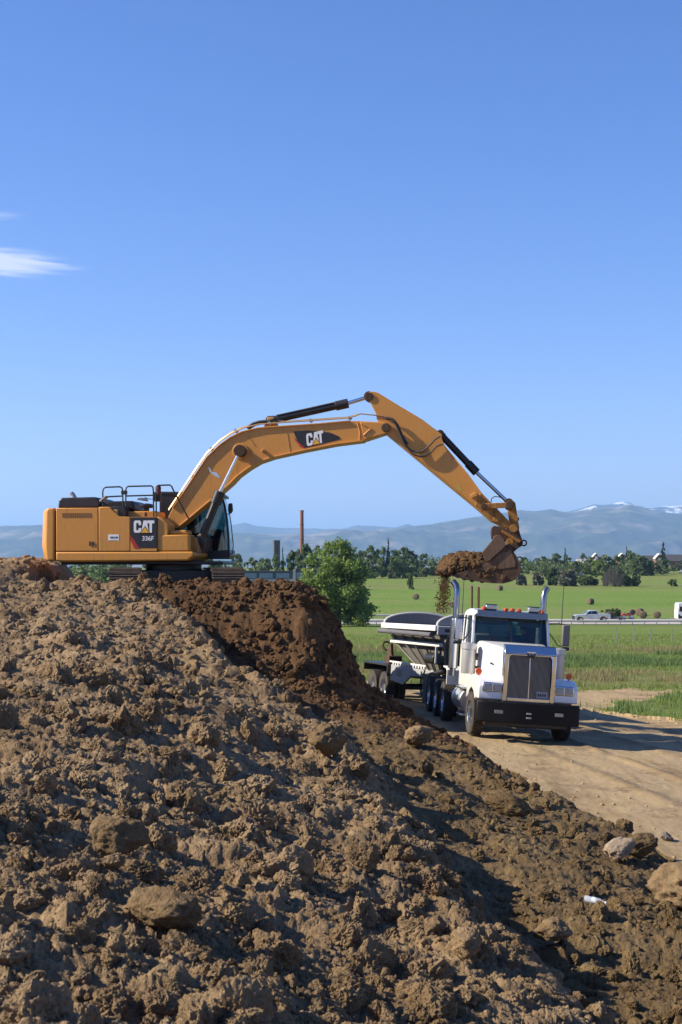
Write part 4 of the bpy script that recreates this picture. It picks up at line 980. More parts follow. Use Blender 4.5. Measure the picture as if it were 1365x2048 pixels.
# ================================================================== TRUCK (local: -y forwards, x to the picture's right, z up)
TRK = Vector((4.27, 34.7, 0.03)); TA, TROLL, TPITCH = R(4.4), R(3.8), R(1.4)
truck = thing('truck', 'white long-nosed tractor truck with chrome grille facing the camera on the dirt road', 'truck', TRK)
truck.rotation_euler = (Matrix.Rotation(TA, 4, 'Z') @ Matrix.Rotation(TROLL, 4, 'Y') @ Matrix.Rotation(-TPITCH, 4, 'X')).to_euler()
def wheel_meshes():
    """tyre (with tread blocks), steel rim"""
    t = MB(); r0, w = 0.52, 0.14
    t.lathe([(-w, 0.30), (-w, 0.36), (-w - 0.012, 0.43), (-w + 0.005, 0.495), (-w + 0.035, 0.508), (w - 0.035, 0.508), (w - 0.005, 0.495), (w + 0.012, 0.43), (w, 0.36), (w, 0.30)], 40, closed=True)
    for k in range(36):
        m = Matrix.Rotation(2 * math.pi * k / 36, 4, 'X')
        for x0, x1, sh in ((-0.13, -0.075, 0), (-0.062, -0.006, 0.5), (0.006, 0.062, 0), (0.075, 0.13, 0.5)):
            mm = Matrix.Rotation(2 * math.pi * (k + sh) / 36, 4, 'X'); t.box(x0, x1, -0.031, 0.031, 0.504, 0.526, mm)
    r = MB()
    r.lathe([(-0.135, 0.302), (-0.12, 0.28), (-0.02, 0.265), (-0.005, 0.22), (-0.03, 0.12), (-0.10, 0.115), (-0.10, 0.0), (0.02, 0.0), (0.02, 0.262), (0.12, 0.28), (0.135, 0.302)], 36, closed=False)
    return t, r
hm = MB()
for k in range(10):
    a = 2 * math.pi * k / 10; hm.cyl((-0.012, 0.222 * math.cos(a), 0.222 * math.sin(a)), (-0.034, 0.222 * math.cos(a), 0.222 * math.sin(a)), 0.030, 10)
lug = MB()
for k in range(10):
    a = 2 * math.pi * (k + 0.5) / 10; lug.cyl((-0.02, 0.165 * math.cos(a), 0.165 * math.sin(a)), (-0.055, 0.165 * math.cos(a), 0.165 * math.sin(a)), 0.016, 6)
WM = None
def wheel(parent, x, y, z, mirror=False, mat='alloy', scale=1.0, steer=0.0):
    global WM
    if WM is None:
        t, r = wheel_meshes(); o = t.build('wheel', 'rubber', parent); q = r.build('rim', mat, o); h = hm.build('hand_hole', 'black', o); l = lug.build('wheel_nut', 'chrome', o)
        WM = (o.data, q.data, h.data, l.data)
    else:
        o = bpy.data.objects.new('wheel', WM[0]); COL.objects.link(o); o.parent = parent
        for n, d in zip(('rim', 'hand_hole', 'wheel_nut'), WM[1:]): c = bpy.data.objects.new(n, d); COL.objects.link(c); c.parent = o
    o.location = (x, y, z); o.rotation_euler = (0.4 * y, 0, (math.pi if mirror else 0) + steer); o.scale = (scale,) * 3
    return o
for s in (-1, 1): wheel(truck, s * 1.06, 0, 0.52, s > 0, steer=R(2))
for yy in (4.25, 5.6, 6.95):
    for s in (-1, 1):
        wheel(truck, s * 1.09, yy, 0.52, s > 0); 
        if yy > 5: wheel(truck, s * 0.76, yy, 0.52, s < 0)
ch = MB()
for s in (-1, 1): ch.box(s * 0.43 - 0.05, s * 0.43 + 0.05, -0.8, 7.9, 0.62, 0.92)
for yy in (0, 4.25, 5.6, 6.95): ch.cyl((-0.95, yy, 0.52), (0.95, yy, 0.52), 0.085, 12)
for yy in (1.5, 3.2, 6.2, 7.7): ch.box(-0.42, 0.42, yy - 0.06, yy + 0.06, 0.64, 0.9)
ch.box(-0.4, 0.4, -0.6, 1.2, 0.5, 1.1)
ch.build('chassis', 'black', truck, 0.01)
# bumper
bp = MB().prism([(-1.235, -1.12), (-1.08, -1.22), (1.08, -1.22), (1.235, -1.12), (1.235, -0.98), (-1.235, -0.98)], 0.41, 0.90, 'z').build('bumper', 'bumper', truck, 0.03)
for x in (-0.72, 0.72): MB().box(x - 0.10, x + 0.10, -1.232, -1.215, 0.62, 0.70).build('fog_lamp', 'lamp', bp, 0.012)
for z in (0.55, 0.65): MB().box(-0.06, 0.06, -1.235, -1.212, z - 0.018, z + 0.018).build('tow_slot', 'greysteel', bp, 0.006)
MB().box(-0.98, 0.98, -1.0, -0.6, 0.30, 0.52).build('skid_plate', 'black', truck, 0.03)
# hood: sections from the grille back to the cab
def hsec(y, w0, w1, zb, zt, r=0.10):
    P = [(-w0, zb), (w0, zb), (w1, zt - r)] + [(w1 - r + r * math.sin(R(a)), zt - r + r * math.cos(R(a))) for a in (60, 30, 0)] + [(-(w1 - r) - r * math.sin(R(a)), zt - r + r * math.cos(R(a))) for a in (0, 30, 60)] + [(-w1, zt - r)]
    return [(x, y, z) for x, z in P]
hood = MB().loft([hsec(-0.86, 0.56, 0.56, 0.92, 2.12, 0.05), hsec(-0.3, 0.66, 0.64, 0.95, 2.17, 0.07), hsec(0.6, 0.80, 0.78, 1.0, 2.22, 0.09), hsec(1.28, 0.90, 0.88, 1.1, 2.25, 0.1)]).build('hood', 'white', truck, 0.015, sharp=45)
for s in (-1, 1): MB().box(s * 0.73 - 0.01, s * 0.73 + 0.01, -0.12, 0.16, 1.72, 1.76, Matrix.Translation((0.0, 0, 0))).build('hood_badge', 'black', hood)
# fenders with wheel arches (side profile pulled across)
def fender(s):
    x0, x1 = s * 0.55, s * 1.19
    outer = [(-1.02, 0.93), (-1.02, 1.22), (-0.92, 1.36), (-0.70, 1.44), (-0.2, 1.47), (0.25, 1.42), (0.52, 1.26), (0.66, 1.05), (0.72, 0.85), (0.66, 0.85), (0.56, 1.02)]
    inner = [(0.62 * math.cos(R(a)), 0.52 + 0.62 * math.sin(R(a))) for a in (35, 60, 90, 120, 145)]
    P = outer + [(y, z) for y, z in inner] + [(-0.60, 0.93)]
    return MB().prism([(a, b) for a, b in P], x0, x1, 'x').build('fender', 'white', truck, 0.05, seg=3)
for s in (-1, 1):
    f = fender(s)
    MB().box(s * 0.86 - 0.24, s * 0.86 + 0.24, -1.04, -0.9, 1.10, 1.33).build('headlight_bezel', 'alloy', f, 0.03)
    for xx in (0.75, 0.97): MB().box(s * xx - 0.10, s * xx + 0.10, -1.055, -1.03, 1.135, 1.295).build('headlight', 'lamp', f, 0.015)
    for xx in (0.75, 0.97): MB().lathe([(-1.045, 0.0), (-1.05, 0.055), (-1.06, 0.062), (-1.06, 0.0)], 16, 'y', mat=Matrix.Translation((s * xx, -0.001, 1.215))).build('reflector', 'greysteel', f)
    MB().lathe([(0, 0.0), (0, 0.075), (0.03, 0.082), (0.06, 0.075), (0.07, 0)], 18, 'y', mat=Matrix.Translation((s * 1.10, -0.44, 1.545))).build('marker_light', 'orange', f)
    MB().cyl((s * 1.10, -0.4, 1.44), (s * 1.10, -0.4, 1.50), 0.02, 8).build('light_post', 'black', f)
# grille
MB().prism([(-0.62, 0.90), (0.62, 0.90), (0.62, 2.20), (0.58, 2.24), (-0.58, 2.24), (-0.62, 2.20)], -0.98, -0.84).build('grille_back', 'black', truck, 0.01)
gs = MB(); TM = Matrix.Translation((0, -1.05, 0.9)) @ Matrix.Rotation(R(3.5), 4, 'X') @ Matrix.Translation((0, 1.05, -0.9))
gs.box(-0.625, -0.515, -1.05, -0.86, 0.90, 2.03, TM); gs.box(0.515, 0.625, -1.05, -0.86, 0.90, 2.03, TM); gs.box(-0.515, 0.515, -1.05, -0.86, 0.90, 1.0, TM)
gs.prism([(-0.515, 1.92), (-0.47, 2.0), (0.47, 2.0), (0.515, 1.92), (0.515, 2.032), (-0.515, 2.032)], -1.05, -0.862, mat=TM)
gs.build('grille_surround', 'chrome', truck, 0.012)
MB().loft([[(-0.625, -1.125, 2.036), (0.625, -1.125, 2.036), (0.625, -0.85, 2.034), (-0.625, -0.85, 2.034)], [(-0.62, -0.97, 2.24), (0.62, -0.97, 2.24), (0.62, -0.84, 2.24), (-0.62, -0.84, 2.24)]]).build('grille_cap', 'chrome', truck, 0.015)
gb = MB()
for k in range(37):
    x = -0.495 + 0.99 * k / 36
    if abs(x) > 0.02: gb.box(x - 0.0055, x + 0.0055, -1.02, -0.985, 1.0, 1.99 if abs(x) < 0.46 else 1.93)
gb.build('grille_bars', 'gbar', truck, smooth=False)
MB().box(-0.013, 0.013, -1.035, -0.98, 1.0, 2.0).build('grille_rib', 'chrome', truck, 0.004)
em = MB()
em.prism([(-0.12, 2.075), (-0.06, 1.95), (-0.02, 1.95), (0, 2.0), (0.02, 1.95), (0.06, 1.95), (0.12, 2.075), (0.075, 2.06), (0.04, 1.99), (0.015, 2.05), (-0.015, 2.05), (-0.04, 1.99), (-0.075, 2.06)], -1.155, -1.118)
em.build('emblem', 'black', truck, 0.004)
MB().prism([(-0.13, 2.07), (-0.09, 2.10), (0.09, 2.10), (0.13, 2.07), (0.08, 2.066), (-0.08, 2.066)], -1.148, -1.115).build('emblem_wing', 'chrome', truck, 0.004)
pt = MB().box(0.19, 0.46, -1.03, -1.018, 1.02, 1.17).build('name_plate', 'greysteel', truck, 0.006)
pl_ = MB()
for k in range(4): pl_.box(0.22 + k * 0.055, 0.255 + k * 0.055, -1.036, -1.029, 1.06, 1.12)
pl_.build('plate_print', 'decal', pt, smooth=False)
# cab
cabm = MB()
cabm.box(-1.02, 1.02, 1.34, 2.98, 1.02, 2.16)                       # lower body
cabm.box(-0.98, 0.98, 2.90, 2.98, 2.16, 2.30)
cab_ = cabm.build('cab_body', 'white', truck, 0.04, seg=3)
rf = MB().loft([[(-0.97, 1.52, 2.86), (0.97, 1.52, 2.86), (0.97, 2.98, 2.86), (-0.97, 2.98, 2.86)], [(-0.94, 1.50, 2.96), (0.94, 1.50, 2.96), (0.94, 2.97, 2.98), (-0.94, 2.97, 2.98)], [(-0.82, 1.62, 3.05), (0.82, 1.62, 3.05), (0.82, 2.90, 3.06), (-0.82, 2.90, 3.06)]]).build('cab_roof', 'white', truck, 0.04, seg=3)
def post(a, b, wx, wy, name='cab_pillar'):
    m = MB(); m.loft([[(a[0] - wx, a[1] - wy, a[2]), (a[0] + wx, a[1] - wy, a[2]), (a[0] + wx, a[1] + wy, a[2]), (a[0] - wx, a[1] + wy, a[2])], [(b[0] - wx, b[1] - wy, b[2]), (b[0] + wx, b[1] - wy, b[2]), (b[0] + wx, b[1] + wy, b[2]), (b[0] - wx, b[1] + wy, b[2])]]); return m.build(name, 'white', truck, 0.015)
for s in (-1, 1):
    post((s * 0.98, 1.40, 2.14), (s * 0.945, 1.58, 2.88), 0.035, 0.045); post((s * 0.98, 2.42, 2.14), (s * 0.945, 2.42, 2.88), 0.03, 0.06); post((s * 0.96, 2.93, 2.14), (s * 0.93, 2.93, 2.88), 0.035, 0.04)
    MB().prism([(1.46, 2.16), (2.40, 2.16), (2.40, 2.86), (1.62, 2.86)], s * 0.968, s * 0.976, 'x').build('side_window', 'glass', truck, smooth=False)
    dr = MB().box(s * 1.021 - 0.006, s * 1.021 + 0.006, 1.45, 2.42, 1.08, 2.13).build('door', 'white', truck, 0.01)
    MB().box(s * 1.035 - 0.015, s * 1.035 + 0.015, 2.24, 2.38, 1.78, 1.83).build('handle', 'chrome', dr, 0.006)
post((0, 1.40, 2.14), (0, 1.56, 2.88), 0.022, 0.02, 'windscreen_divider').data.materials[0] = M['black']
for s in (-1, 1): MB().loft([[(s * 0.022, 1.385, 2.15), (s * 0.95, 1.41, 2.15)], [(s * 0.022, 1.555, 2.88), (s * 0.92, 1.58, 2.88)]], close=False).build('windscreen', 'glass', truck, smooth=False)
MB().box(-0.7, 0.7, 2.95, 2.965, 2.3, 2.78).build('rear_window', 'glass', truck, smooth=False)
bk = MB(); bk.box(-0.95, -0.62, 2.88, 2.95, 2.2, 2.88); bk.box(0.62, 0.95, 2.88, 2.95, 2.2, 2.88); bk.box(-0.62, 0.62, 2.88, 2.95, 2.2, 2.34); bk.box(-0.62, 0.62, 2.88, 2.95, 2.78, 2.88)
bk.build('rear_panel', 'cab_in', truck)
MB().box(-0.93, 0.93, 1.46, 1.95, 1.95, 2.17).build('dashboard', 'cab_in', truck, 0.04)
for x in (-0.5, 0.5):
    m = MB(); m.box(x - 0.26, x + 0.26, 2.15, 2.65, 1.55, 1.75); m.box(x - 0.25, x + 0.25, 2.58, 2.76, 1.7, 2.42); m.build('cab_seat', 'seat', truck, 0.06)
stw = MB(); stw.tube([(0.5 + 0.23 * math.cos(k * math.pi / 10), 1.98 + 0.06 * math.sin(k * math.pi / 10), 2.12 + 0.2 * math.sin(k * math.pi / 10)) for k in range(21)], 0.018, 8, caps=False); stw.cyl((0.5, 1.98, 2.12), (0.5, 1.8, 2.0), 0.03); stw.build('steering_wheel', 'black', truck)
for s in (-1, 1): MB().tube([(s * 0.25, 1.39, 2.17), (s * 0.5, 1.44, 2.36), (s * 0.66, 1.50, 2.60)], 0.011, 6).build('wiper', 'black', truck)
for s in (-1, 1): MB().box(s * 0.5 - 0.3, s * 0.5 + 0.3, 1.66, 1.68, 2.66, 2.84).build('shade', 'seat', truck, 0.01)
# visor and roof lamps
MB().loft([[(-0.99, 1.56, 2.87), (0.99, 1.56, 2.87), (0.99, 1.50, 2.87), (-0.99, 1.50, 2.87)], [(-0.90, 1.36, 2.86), (0.90, 1.36, 2.86), (0.90, 1.33, 2.86), (-0.90, 1.33, 2.86)], [(-0.90, 1.37, 3.01), (0.90, 1.37, 3.01), (0.90, 1.34, 3.02), (-0.90, 1.34, 3.02)], [(-0.96, 1.58, 3.03), (0.96, 1.58, 3.03), (0.96, 1.56, 3.04), (-0.96, 1.56, 3.04)]]).build('sun_visor', 'visor' if 'visor' in M else 'chrome', truck, 0.008)
for x in (-0.72, -0.15, 0.02, 0.19, 0.78):
    m = MB(); m.lathe([(3.03, 0.06), (3.055, 0.065), (3.10, 0.055), (3.12, 0.0)], 16, 'z', closed=False, mat=Matrix.Translation((x, 1.50, 0))); m.build('roof_light', 'orange', truck)
for x in (-0.53, 0.57):
    b = MB().box(x - 0.145, x + 0.145, 1.46, 1.72, 3.035, 3.17).build('beacon', 'lens', truck, 0.03)
    MB().box(x - 0.125, x + 0.125, 1.452, 1.46, 3.06, 3.15).build('beacon_lens', 'lamp', b, 0.004)
    MB().box(x - 0.15, x + 0.15, 1.47, 1.73, 3.171, 3.187).build('beacon_lid', 'black', b, 0.006)
# stacks, air cleaners, mirrors, tanks, steps
for s in (-1, 1):
    x, y = s * 1.17, 3.12
    MB().tube([(x, y, 1.25), (x, y, 3.30), (x, y + 0.01, 3.50), (x - s * 0.0 - 0.03, y + 0.06, 3.64), (x - 0.11, y + 0.12, 3.74)] if s < 0 else [(x, y, 1.25), (x, y, 3.30), (x, y + 0.01, 3.50), (x + 0.03, y + 0.05, 3.62), (x + 0.10, y + 0.1, 3.72)], 0.082, 18).build('exhaust_stack', 'stack', truck)
    MB().cyl((x, y, 1.45), (x, y, 2.75), 0.125, 20).build('heat_shield', 'alloy', truck, 0.01)
    ac = MB(); ac.lathe([(1.42, 0.0), (1.42, 0.16), (1.46, 0.175), (2.02, 0.175), (2.03, 0.20), (2.16, 0.20), (2.18, 0.16), (2.18, 0.0)], 28, 'z', closed=False, mat=Matrix.Translation((s * 1.13, 0.98, 0))); ac.build('air_cleaner', 'canister', truck)
    MB().box(s * 0.96 - 0.09, s * 0.96 + 0.09, 0.92, 1.04, 1.55, 1.62).build('cleaner_bracket', 'black', truck, 0.01)
    MB().tube([(s * 0.9, 0.98, 1.85), (s * 1.0, 0.98, 1.85)], 0.09, 12).build('intake_pipe', 'black', truck)
    mr_ = MB().box(s * 1.38 - 0.10, s * 1.38 + 0.10, 1.26, 1.36, 2.24, 2.78).build('mirror', 'alloy' if s < 0 else 'mirrorback', truck, 0.03)
    MB().box(s * 1.38 - 0.105, s * 1.38 + 0.105, 1.25, 1.37, 2.13, 2.22).build('convex_mirror', 'black', truck, 0.03)
    MB().tube([(s * 0.99, 1.6, 2.78), (s * 1.2, 1.4, 2.80), (s * 1.36, 1.33, 2.79)], 0.014, 6).build('mirror_arm', 'black', truck)
    MB().tube([(s * 1.0, 1.5, 2.55), (s * 1.2, 1.38, 2.25), (s * 1.36, 1.31, 2.2)], 0.014, 6).build('mirror_arm', 'black', truck)
    MB().tube([(s * 1.28, 1.4, 2.78), (s * 1.29, 1.42, 4.15)], [0.012, 0.006], 6).build('antenna', 'black', truck)
    tk = MB(); tk.cyl((s * 0.90, 1.55, 0.72), (s * 0.90, 2.95, 0.72), 0.30, 28); tk.build('fuel_tank', 'canister', truck, 0.02)
    for yy in (1.8, 2.65): MB().lathe([(yy - 0.035, 0.302), (yy - 0.035, 0.312), (yy + 0.035, 0.312), (yy + 0.035, 0.302)], 28, 'y', mat=Matrix.Translation((s * 0.90, 0, 0.72))).build('tank_strap', 'chrome', truck)
    MB().box(min(s * 0.95, s * 1.24), max(s * 0.95, s * 1.24), 1.0, 1.75, 0.36, 0.40).build('step', 'alloy', truck, 0.01)
    MB().box(min(s * 0.95, s * 1.20), max(s * 0.95, s * 1.20), 1.4, 2.3, 1.0, 1.05).build('step', 'alloy', truck, 0.01)
    qf = MB().prism([(3.62, 1.38), (3.62, 0.98), (3.66, 0.98), (3.66, 1.34), (3.80, 1.40), (4.3, 1.42), (4.3, 1.46), (3.78, 1.44)], s * 0.80, s * 1.24, 'x').build('quarter_fender', 'offwhite', truck, 0.01)
dk = MB(); dk.box(-0.45, 0.45, 5.2, 6.6, 0.95, 1.12); dk.lathe([(1.12, 0.0), (1.12, 0.46), (1.17, 0.46), (1.17, 0.0)], 26, 'z', closed=False, mat=Matrix.Translation((0, 5.9, 0))); dk.build('fifth_wheel', 'black', truck, 0.02)
hz = MB()
for x, m_ in ((-0.2, 0), (0.0, 0), (0.2, 0)): hz.tube([(x, 3.0, 1.9), (x, 3.4, 1.5), (x * 1.2, 4.0, 1.3), (x * 1.2, 4.8, 1.45)], 0.025, 6)
hz.build('air_hose', 'black', truck)
# driver
def person(parent, joints, edges, name, label, shirt_idx):
    me = bpy.data.meshes.new(name); me.from_pydata([j[:3] for j in joints], edges, [])
    o = bpy.data.objects.new(name, me); COL.objects.link(o)
    sk = o.modifiers.new('skin', 'SKIN'); 
    for v, j in zip(me.skin_vertices[0].data, joints): v.radius = (j[3], j[4] if len(j) > 4 else j[3])
    me.skin_vertices[0].data[0].use_root = True
    sb_ = o.modifiers.new('sub', 'SUBSURF'); sb_.levels = sb_.render_levels = 2
    me.materials.append(M['shirt'])
    return o
J = [(0, 0, 0, .15, .12), (0, .03, .22, .15, .11), (0, .03, .42, .16, .11), (0, .0, .54, .07), (0, -.02, .62, .055),
     (-.17, .02, .46, .07), (-.24, -.06, .24, .055), (-.17, -.34, .24, .042), (-.14, -.44, .26, .035),
     (.17, .02, .46, .07), (.24, -.06, .24, .055), (.17, -.34, .24, .042), (.14, -.44, .26, .035),
     (-.11, -.1, -.02, .09), (-.14, -.45, .0, .07), (-.14, -.5, -.38, .05), (.11, -.1, -.02, .09), (.14, -.45, .0, .07), (.14, -.5, -.38, .05)]
Ed = [(0, 1), (1, 2), (2, 3), (3, 4), (2, 5), (5, 6), (6, 7), (7, 8), (2, 9), (9, 10), (10, 11), (11, 12), (0, 13), (13, 14), (14, 15), (0, 16), (16, 17), (17, 18)]
drv = person(truck, J, Ed, 'person', '', 0)
mw = truck.matrix_basis.copy(); off = Vector((0.5, 2.42, 1.82)); drv.location = mw @ off; drv.rotation_euler = truck.rotation_euler
tag(drv, 'driver in a blue shirt sitting at the wheel of the white truck', 'person')
hd_ = MB(); v, f = ico(4); hv = []
for p in v:
    x, y, z = p; wd = 0.078 * (1 - 0.25 * max(0, -z)); d = 0.098; 
    nose_ = 0.028 * math.exp(-((x / 0.16) ** 2 + ((z + 0.12) / 0.22) ** 2)) if y < -0.5 else 0
    eye = -0.010 * (math.exp(-(((abs(x) - 0.38) / 0.16) ** 2 + ((z - 0.12) / 0.14) ** 2))) if y < 0 else 0
    mouth = 0.006 * math.exp(-((x / 0.3) ** 2 + ((z + 0.50) / 0.07) ** 2)) if y < -0.4 else 0
    hv.append((x * wd, y * (d + eye) - nose_ - mouth, z * 0.118))
hd_.add(hv, [tuple(q) for q in f]); h_ = hd_.build('head', 'skin', drv); h_.location = (0, -.03, .72)
hr = MB(); hr.add([(x * 0.086, y * 0.107 + 0.012, z * 0.122 + 0.012) for x, y, z in v if True], [tuple(q) for q in f if all(v[i][2] > 0.25 or v[i][1] > 0.25 for i in q)]); o_ = hr.build('hair', 'bark', h_)
for s in (-1, 1):
    e_ = MB(); e_.lathe([(-0.01, 0), (-0.01, 0.03), (0.01, 0.034), (0.012, 0)], 12, 'x', mat=Matrix.Translation((s * 0.08, 0.01, 0)) @ Matrix.Scale(0.7, 4, (0, 1, 0))); e_.build('ear', 'skin', h_)
    hn = MB(); hn.tube([(s * .14, -.43, .26), (s * .135, -.50, .28)], [0.035, 0.04], 8)
    for k in range(4): a0 = -0.03 + 0.02 * k; hn.tube([(s * .135 + a0, -.50, .285), (s * .135 + a0, -.535, .29 + .004 * k), (s * .135 + a0, -.54, .265), (s * .135 + a0, -.52, .255)], [.010, .0095, .009, .008], 6)
    hn.tube([(s * .11, -.47, .28), (s * .09, -.50, .295), (s * .085, -.52, .285)], [.012, .011, .009], 6); hn.build('hand', 'skin', drv)

# ================================================================== BELLY-DUMP TRAILER (local: -y forwards)
TRL = Vector((2.72, 41.6, -0.18)); LA = R(15)
trl = thing('dump_trailer', 'grey belly dump trailer with an arched hopper hitched behind the white truck', 'trailer', TRL)
trl.rotation_euler = (Matrix.Rotation(LA, 4, 'Z') @ Matrix.Rotation(R(2.2), 4, 'Y') @ Matrix.Rotation(-R(1.4), 4, 'X')).to_euler()
# hopper: x -0..2.5 measured from the left rail so that the origin is its front left corner
HW, HL, ZT = 2.44, 5.4, 2.62
def hs_(y, x0, x1, z): return [(x0, y, z), (x1, y, z)]
out = MB()
topr = [(0, 0), (HW, 0), (HW, HL), (0, HL)]; midr = [(0.28, 0.35), (HW - 0.28, 0.35), (HW - 0.28, HL - 0.35), (0.28, HL - 0.35)]; botr = [(0.80, 1.5), (HW - 0.80, 1.5), (HW - 0.80, HL - 1.5), (0.80, HL - 1.5)]
def ring_(r, z, k=0.0): 
    c = (HW / 2, HL / 2); return [(x + (c[0] - x) * k, y + (c[1] - y) * k, z) for x, y in r]
out.loft([ring_(topr, ZT), ring_(midr, 2.05), ring_(botr, 1.12)], caps=False)
out.loft([ring_(topr, ZT, 0.03), ring_(midr, 2.05, 0.04), ring_(botr, 1.14, 0.06)], caps=False)
hop = out.build('hopper', 'hopper_out' if 'hopper_out' in M else 'greysteel', trl, smooth=False, recalc=False)
def archplate(y, name, mat):
    P = [(0.02, ZT)] + [(HW / 2 - (HW / 2 - 0.02) * math.cos(R(a)), ZT + 0.36 * math.sin(R(a)) ** 0.9) for a in range(12, 169, 12)] + [(HW - 0.02, ZT)]
    m = MB().prism(P + [(HW - 0.1, ZT - 0.12), (0.1, ZT - 0.12)], y - 0.02, y + 0.02); o = m.build(name, mat, trl, smooth=False)
    rim_ = MB().tube([(x, y, z) for x, z in P], 0.035, 6); rim_.build('arch_rim', 'offwhite', o); return o
archplate(0.03, 'end_plate', 'greysteel'); archplate(HL - 0.03, 'end_plate', 'hopper_in')
for x in (0, HW): 
    MB().box(x - 0.07, x + 0.07, -0.05, HL + 0.05, ZT - 0.17, ZT).build('top_rail', 'offwhite', trl, 0.02)
    MB().cyl((x - (0.12 if x == 0 else -0.12), 0.1, ZT - 0.29), (x - (0.12 if x == 0 else -0.12), HL + 0.1, ZT - 0.26), 0.075, 14).build('tarp_roll', 'tarp', trl)
    xx = 0.24 if x == 0 else HW - 0.24
    MB().box(xx - 0.06, xx + 0.06, -0.05 + 0.3, HL - 0.2, 1.98, 2.10).build('side_beam', 'offwhite', trl, 0.02)
    for yy in np.linspace(0.7, HL - 0.7, 5):
        MB().tube([(x + (0.04 if x == 0 else -0.04), yy, ZT - 0.2), (xx - 0.02 * (1 if x == 0 else -1), yy, 2.1)], 0.03, 6).build('rib', 'hopper_out', trl)
        MB().tube([(xx, yy, 1.98), (xx + (0.48 if x == 0 else -0.48), HL / 2 + (yy - HL / 2) * 0.5, 1.2)], 0.03, 6).build('rib', 'hopper_out', trl)
fb = MB().box(0.0, HW, -0.10, 0.0, ZT - 0.28, ZT - 0.02).build('front_beam', 'greysteel', trl, 0.02)
for x in (0.3, HW - 0.3): MB().box(x - 0.08, x + 0.08, -0.104, -0.098, ZT - 0.20, ZT - 0.10).build('beam_slot', 'black', fb, 0.004)
for x in (0.35, HW / 2, HW - 0.35): MB().tube([(x, -0.02, ZT - 0.28), (x, 0.34, 2.0), (HW / 2 + (x - HW / 2) * 0.5, 1.45, 1.2)], 0.045, 6).build('rib', 'greysteel', trl)
gt = MB()
for s in (-1, 1): gt.lathe([(-1.1, 0.34), (-1.1, 0.38), (1.1, 0.38), (1.1, 0.34)], 20, 'y', mat=Matrix.Translation((HW / 2 + s * 0.1, HL / 2, 1.15)))
gt.build('dump_gate', 'greysteel', trl)
# frame, gooseneck, axles
fr_ = MB()
for s in (-1, 1): fr_.box(HW / 2 + s * 0.5 - 0.06, HW / 2 + s * 0.5 + 0.06, -3.4, 0.8, 1.18, 1.42); fr_.tube([(HW / 2 + s * 0.5, 0.6, 1.35), (HW / 2 + s * 0.9, 1.7, 1.05), (HW / 2 + s * 0.95, 3.9, 1.0), (HW / 2 + s * 0.6, 5.0, 1.15)], 0.09, 8)
fr_.box(HW / 2 - 0.55, HW / 2 + 0.55, 4.4, 8.3, 0.95, 1.16)
fr_.build('trailer_frame', 'black', trl, 0.01)
sp = MB().prism([(1.0, 1.27), (4.35, 1.30), (4.4, 0.80), (3.1, 0.72), (2.3, 1.02), (1.2, 1.05)], -0.02, 0.04, 'x').build('side_skirt', 'greysteel', trl, 0.01)
tt_ = MB()
for k in range(13): tt_.box(-0.03, 0.0, 0.95 + k * 0.26, 1.05 + k * 0.26, 1.30, 1.37)
tt_.box(-0.03, 0.0, 0.85, 4.5, 1.37, 1.42); tt_.build('tie_rail', 'offwhite', trl, smooth=False)
sl_ = MB()
for k in range(4): sl_.box(-0.024, -0.019, 3.2 + k * 0.16, 3.28 + k * 0.16, 0.95, 1.18)
sl_.build('skirt_slot', 'black', sp, smooth=False)
for x in (0.28, HW - 0.28):
    MB().box(x - 0.28, x + 0.28, 1.15, 1.18, 0.28, 1.12).build('mud_flap', 'flap', trl, 0.006)
MB().lathe([(0, 0.0), (0, 0.06), (0.03, 0.06), (0.03, 0)], 14, 'y', mat=Matrix.Translation((0.10, 2.9, 1.22))).build('marker_light', 'orange', trl)
for yy in (5.2, 6.5):
    fr2 = MB().cyl((0.3, yy, 0.52), (HW - 0.3, yy, 0.52), 0.07, 12).build('axle', 'black', trl)
    for x, mirr in ((0.13, False), (0.47, True), (HW - 0.47, False), (HW - 0.13, True)): wheel(trl, x, yy, 0.52, mirr)
for x in (0.3, HW - 0.3):
    MB().prism([(4.42, 0.92), (4.42, 1.27), (4.6, 1.30), (7.1, 1.31), (7.2, 1.27), (7.2, 1.02), (7.15, 1.02), (7.12, 1.24), (4.5, 1.24), (4.48, 0.92)], x - 0.42, x + 0.42, 'x').build('wheel_cover', 'black', trl, 0.012)
wn_ = MB(); wn_.box(0.1, 0.55, 5.0, 5.5, 1.2, 1.55); wn_.prism([(5.0, 1.2), (5.6, 1.2), (5.35, 1.95), (5.22, 1.95)], 0.2, 0.3, 'x'); wn_.build('gate_ram_mount', 'steel_mud', trl, 0.02)
hk = MB(); hk.tube([(0.25 + 0.14 * math.cos(a), 5.75 + 0.14 * math.sin(a) * 0.6, 1.85 + 0.14 * math.sin(a)) for a in np.linspace(0.3, 4.6, 12)], 0.035, 8); hk.build('tarp_hook', 'steel_mud', trl)
ar = MB(); ar.cyl((0.3, 0.7, 1.62), (0.3, 1.5, 1.62), 0.17, 18); ar.build('air_tank', 'black', trl, 0.02)
MB().tube([(0.2, 0.6, 1.5), (0.16, 0.45, 1.9), (0.14, 0.4, 2.0)], 0.035, 8).build('gate_lever', 'offwhite', trl)
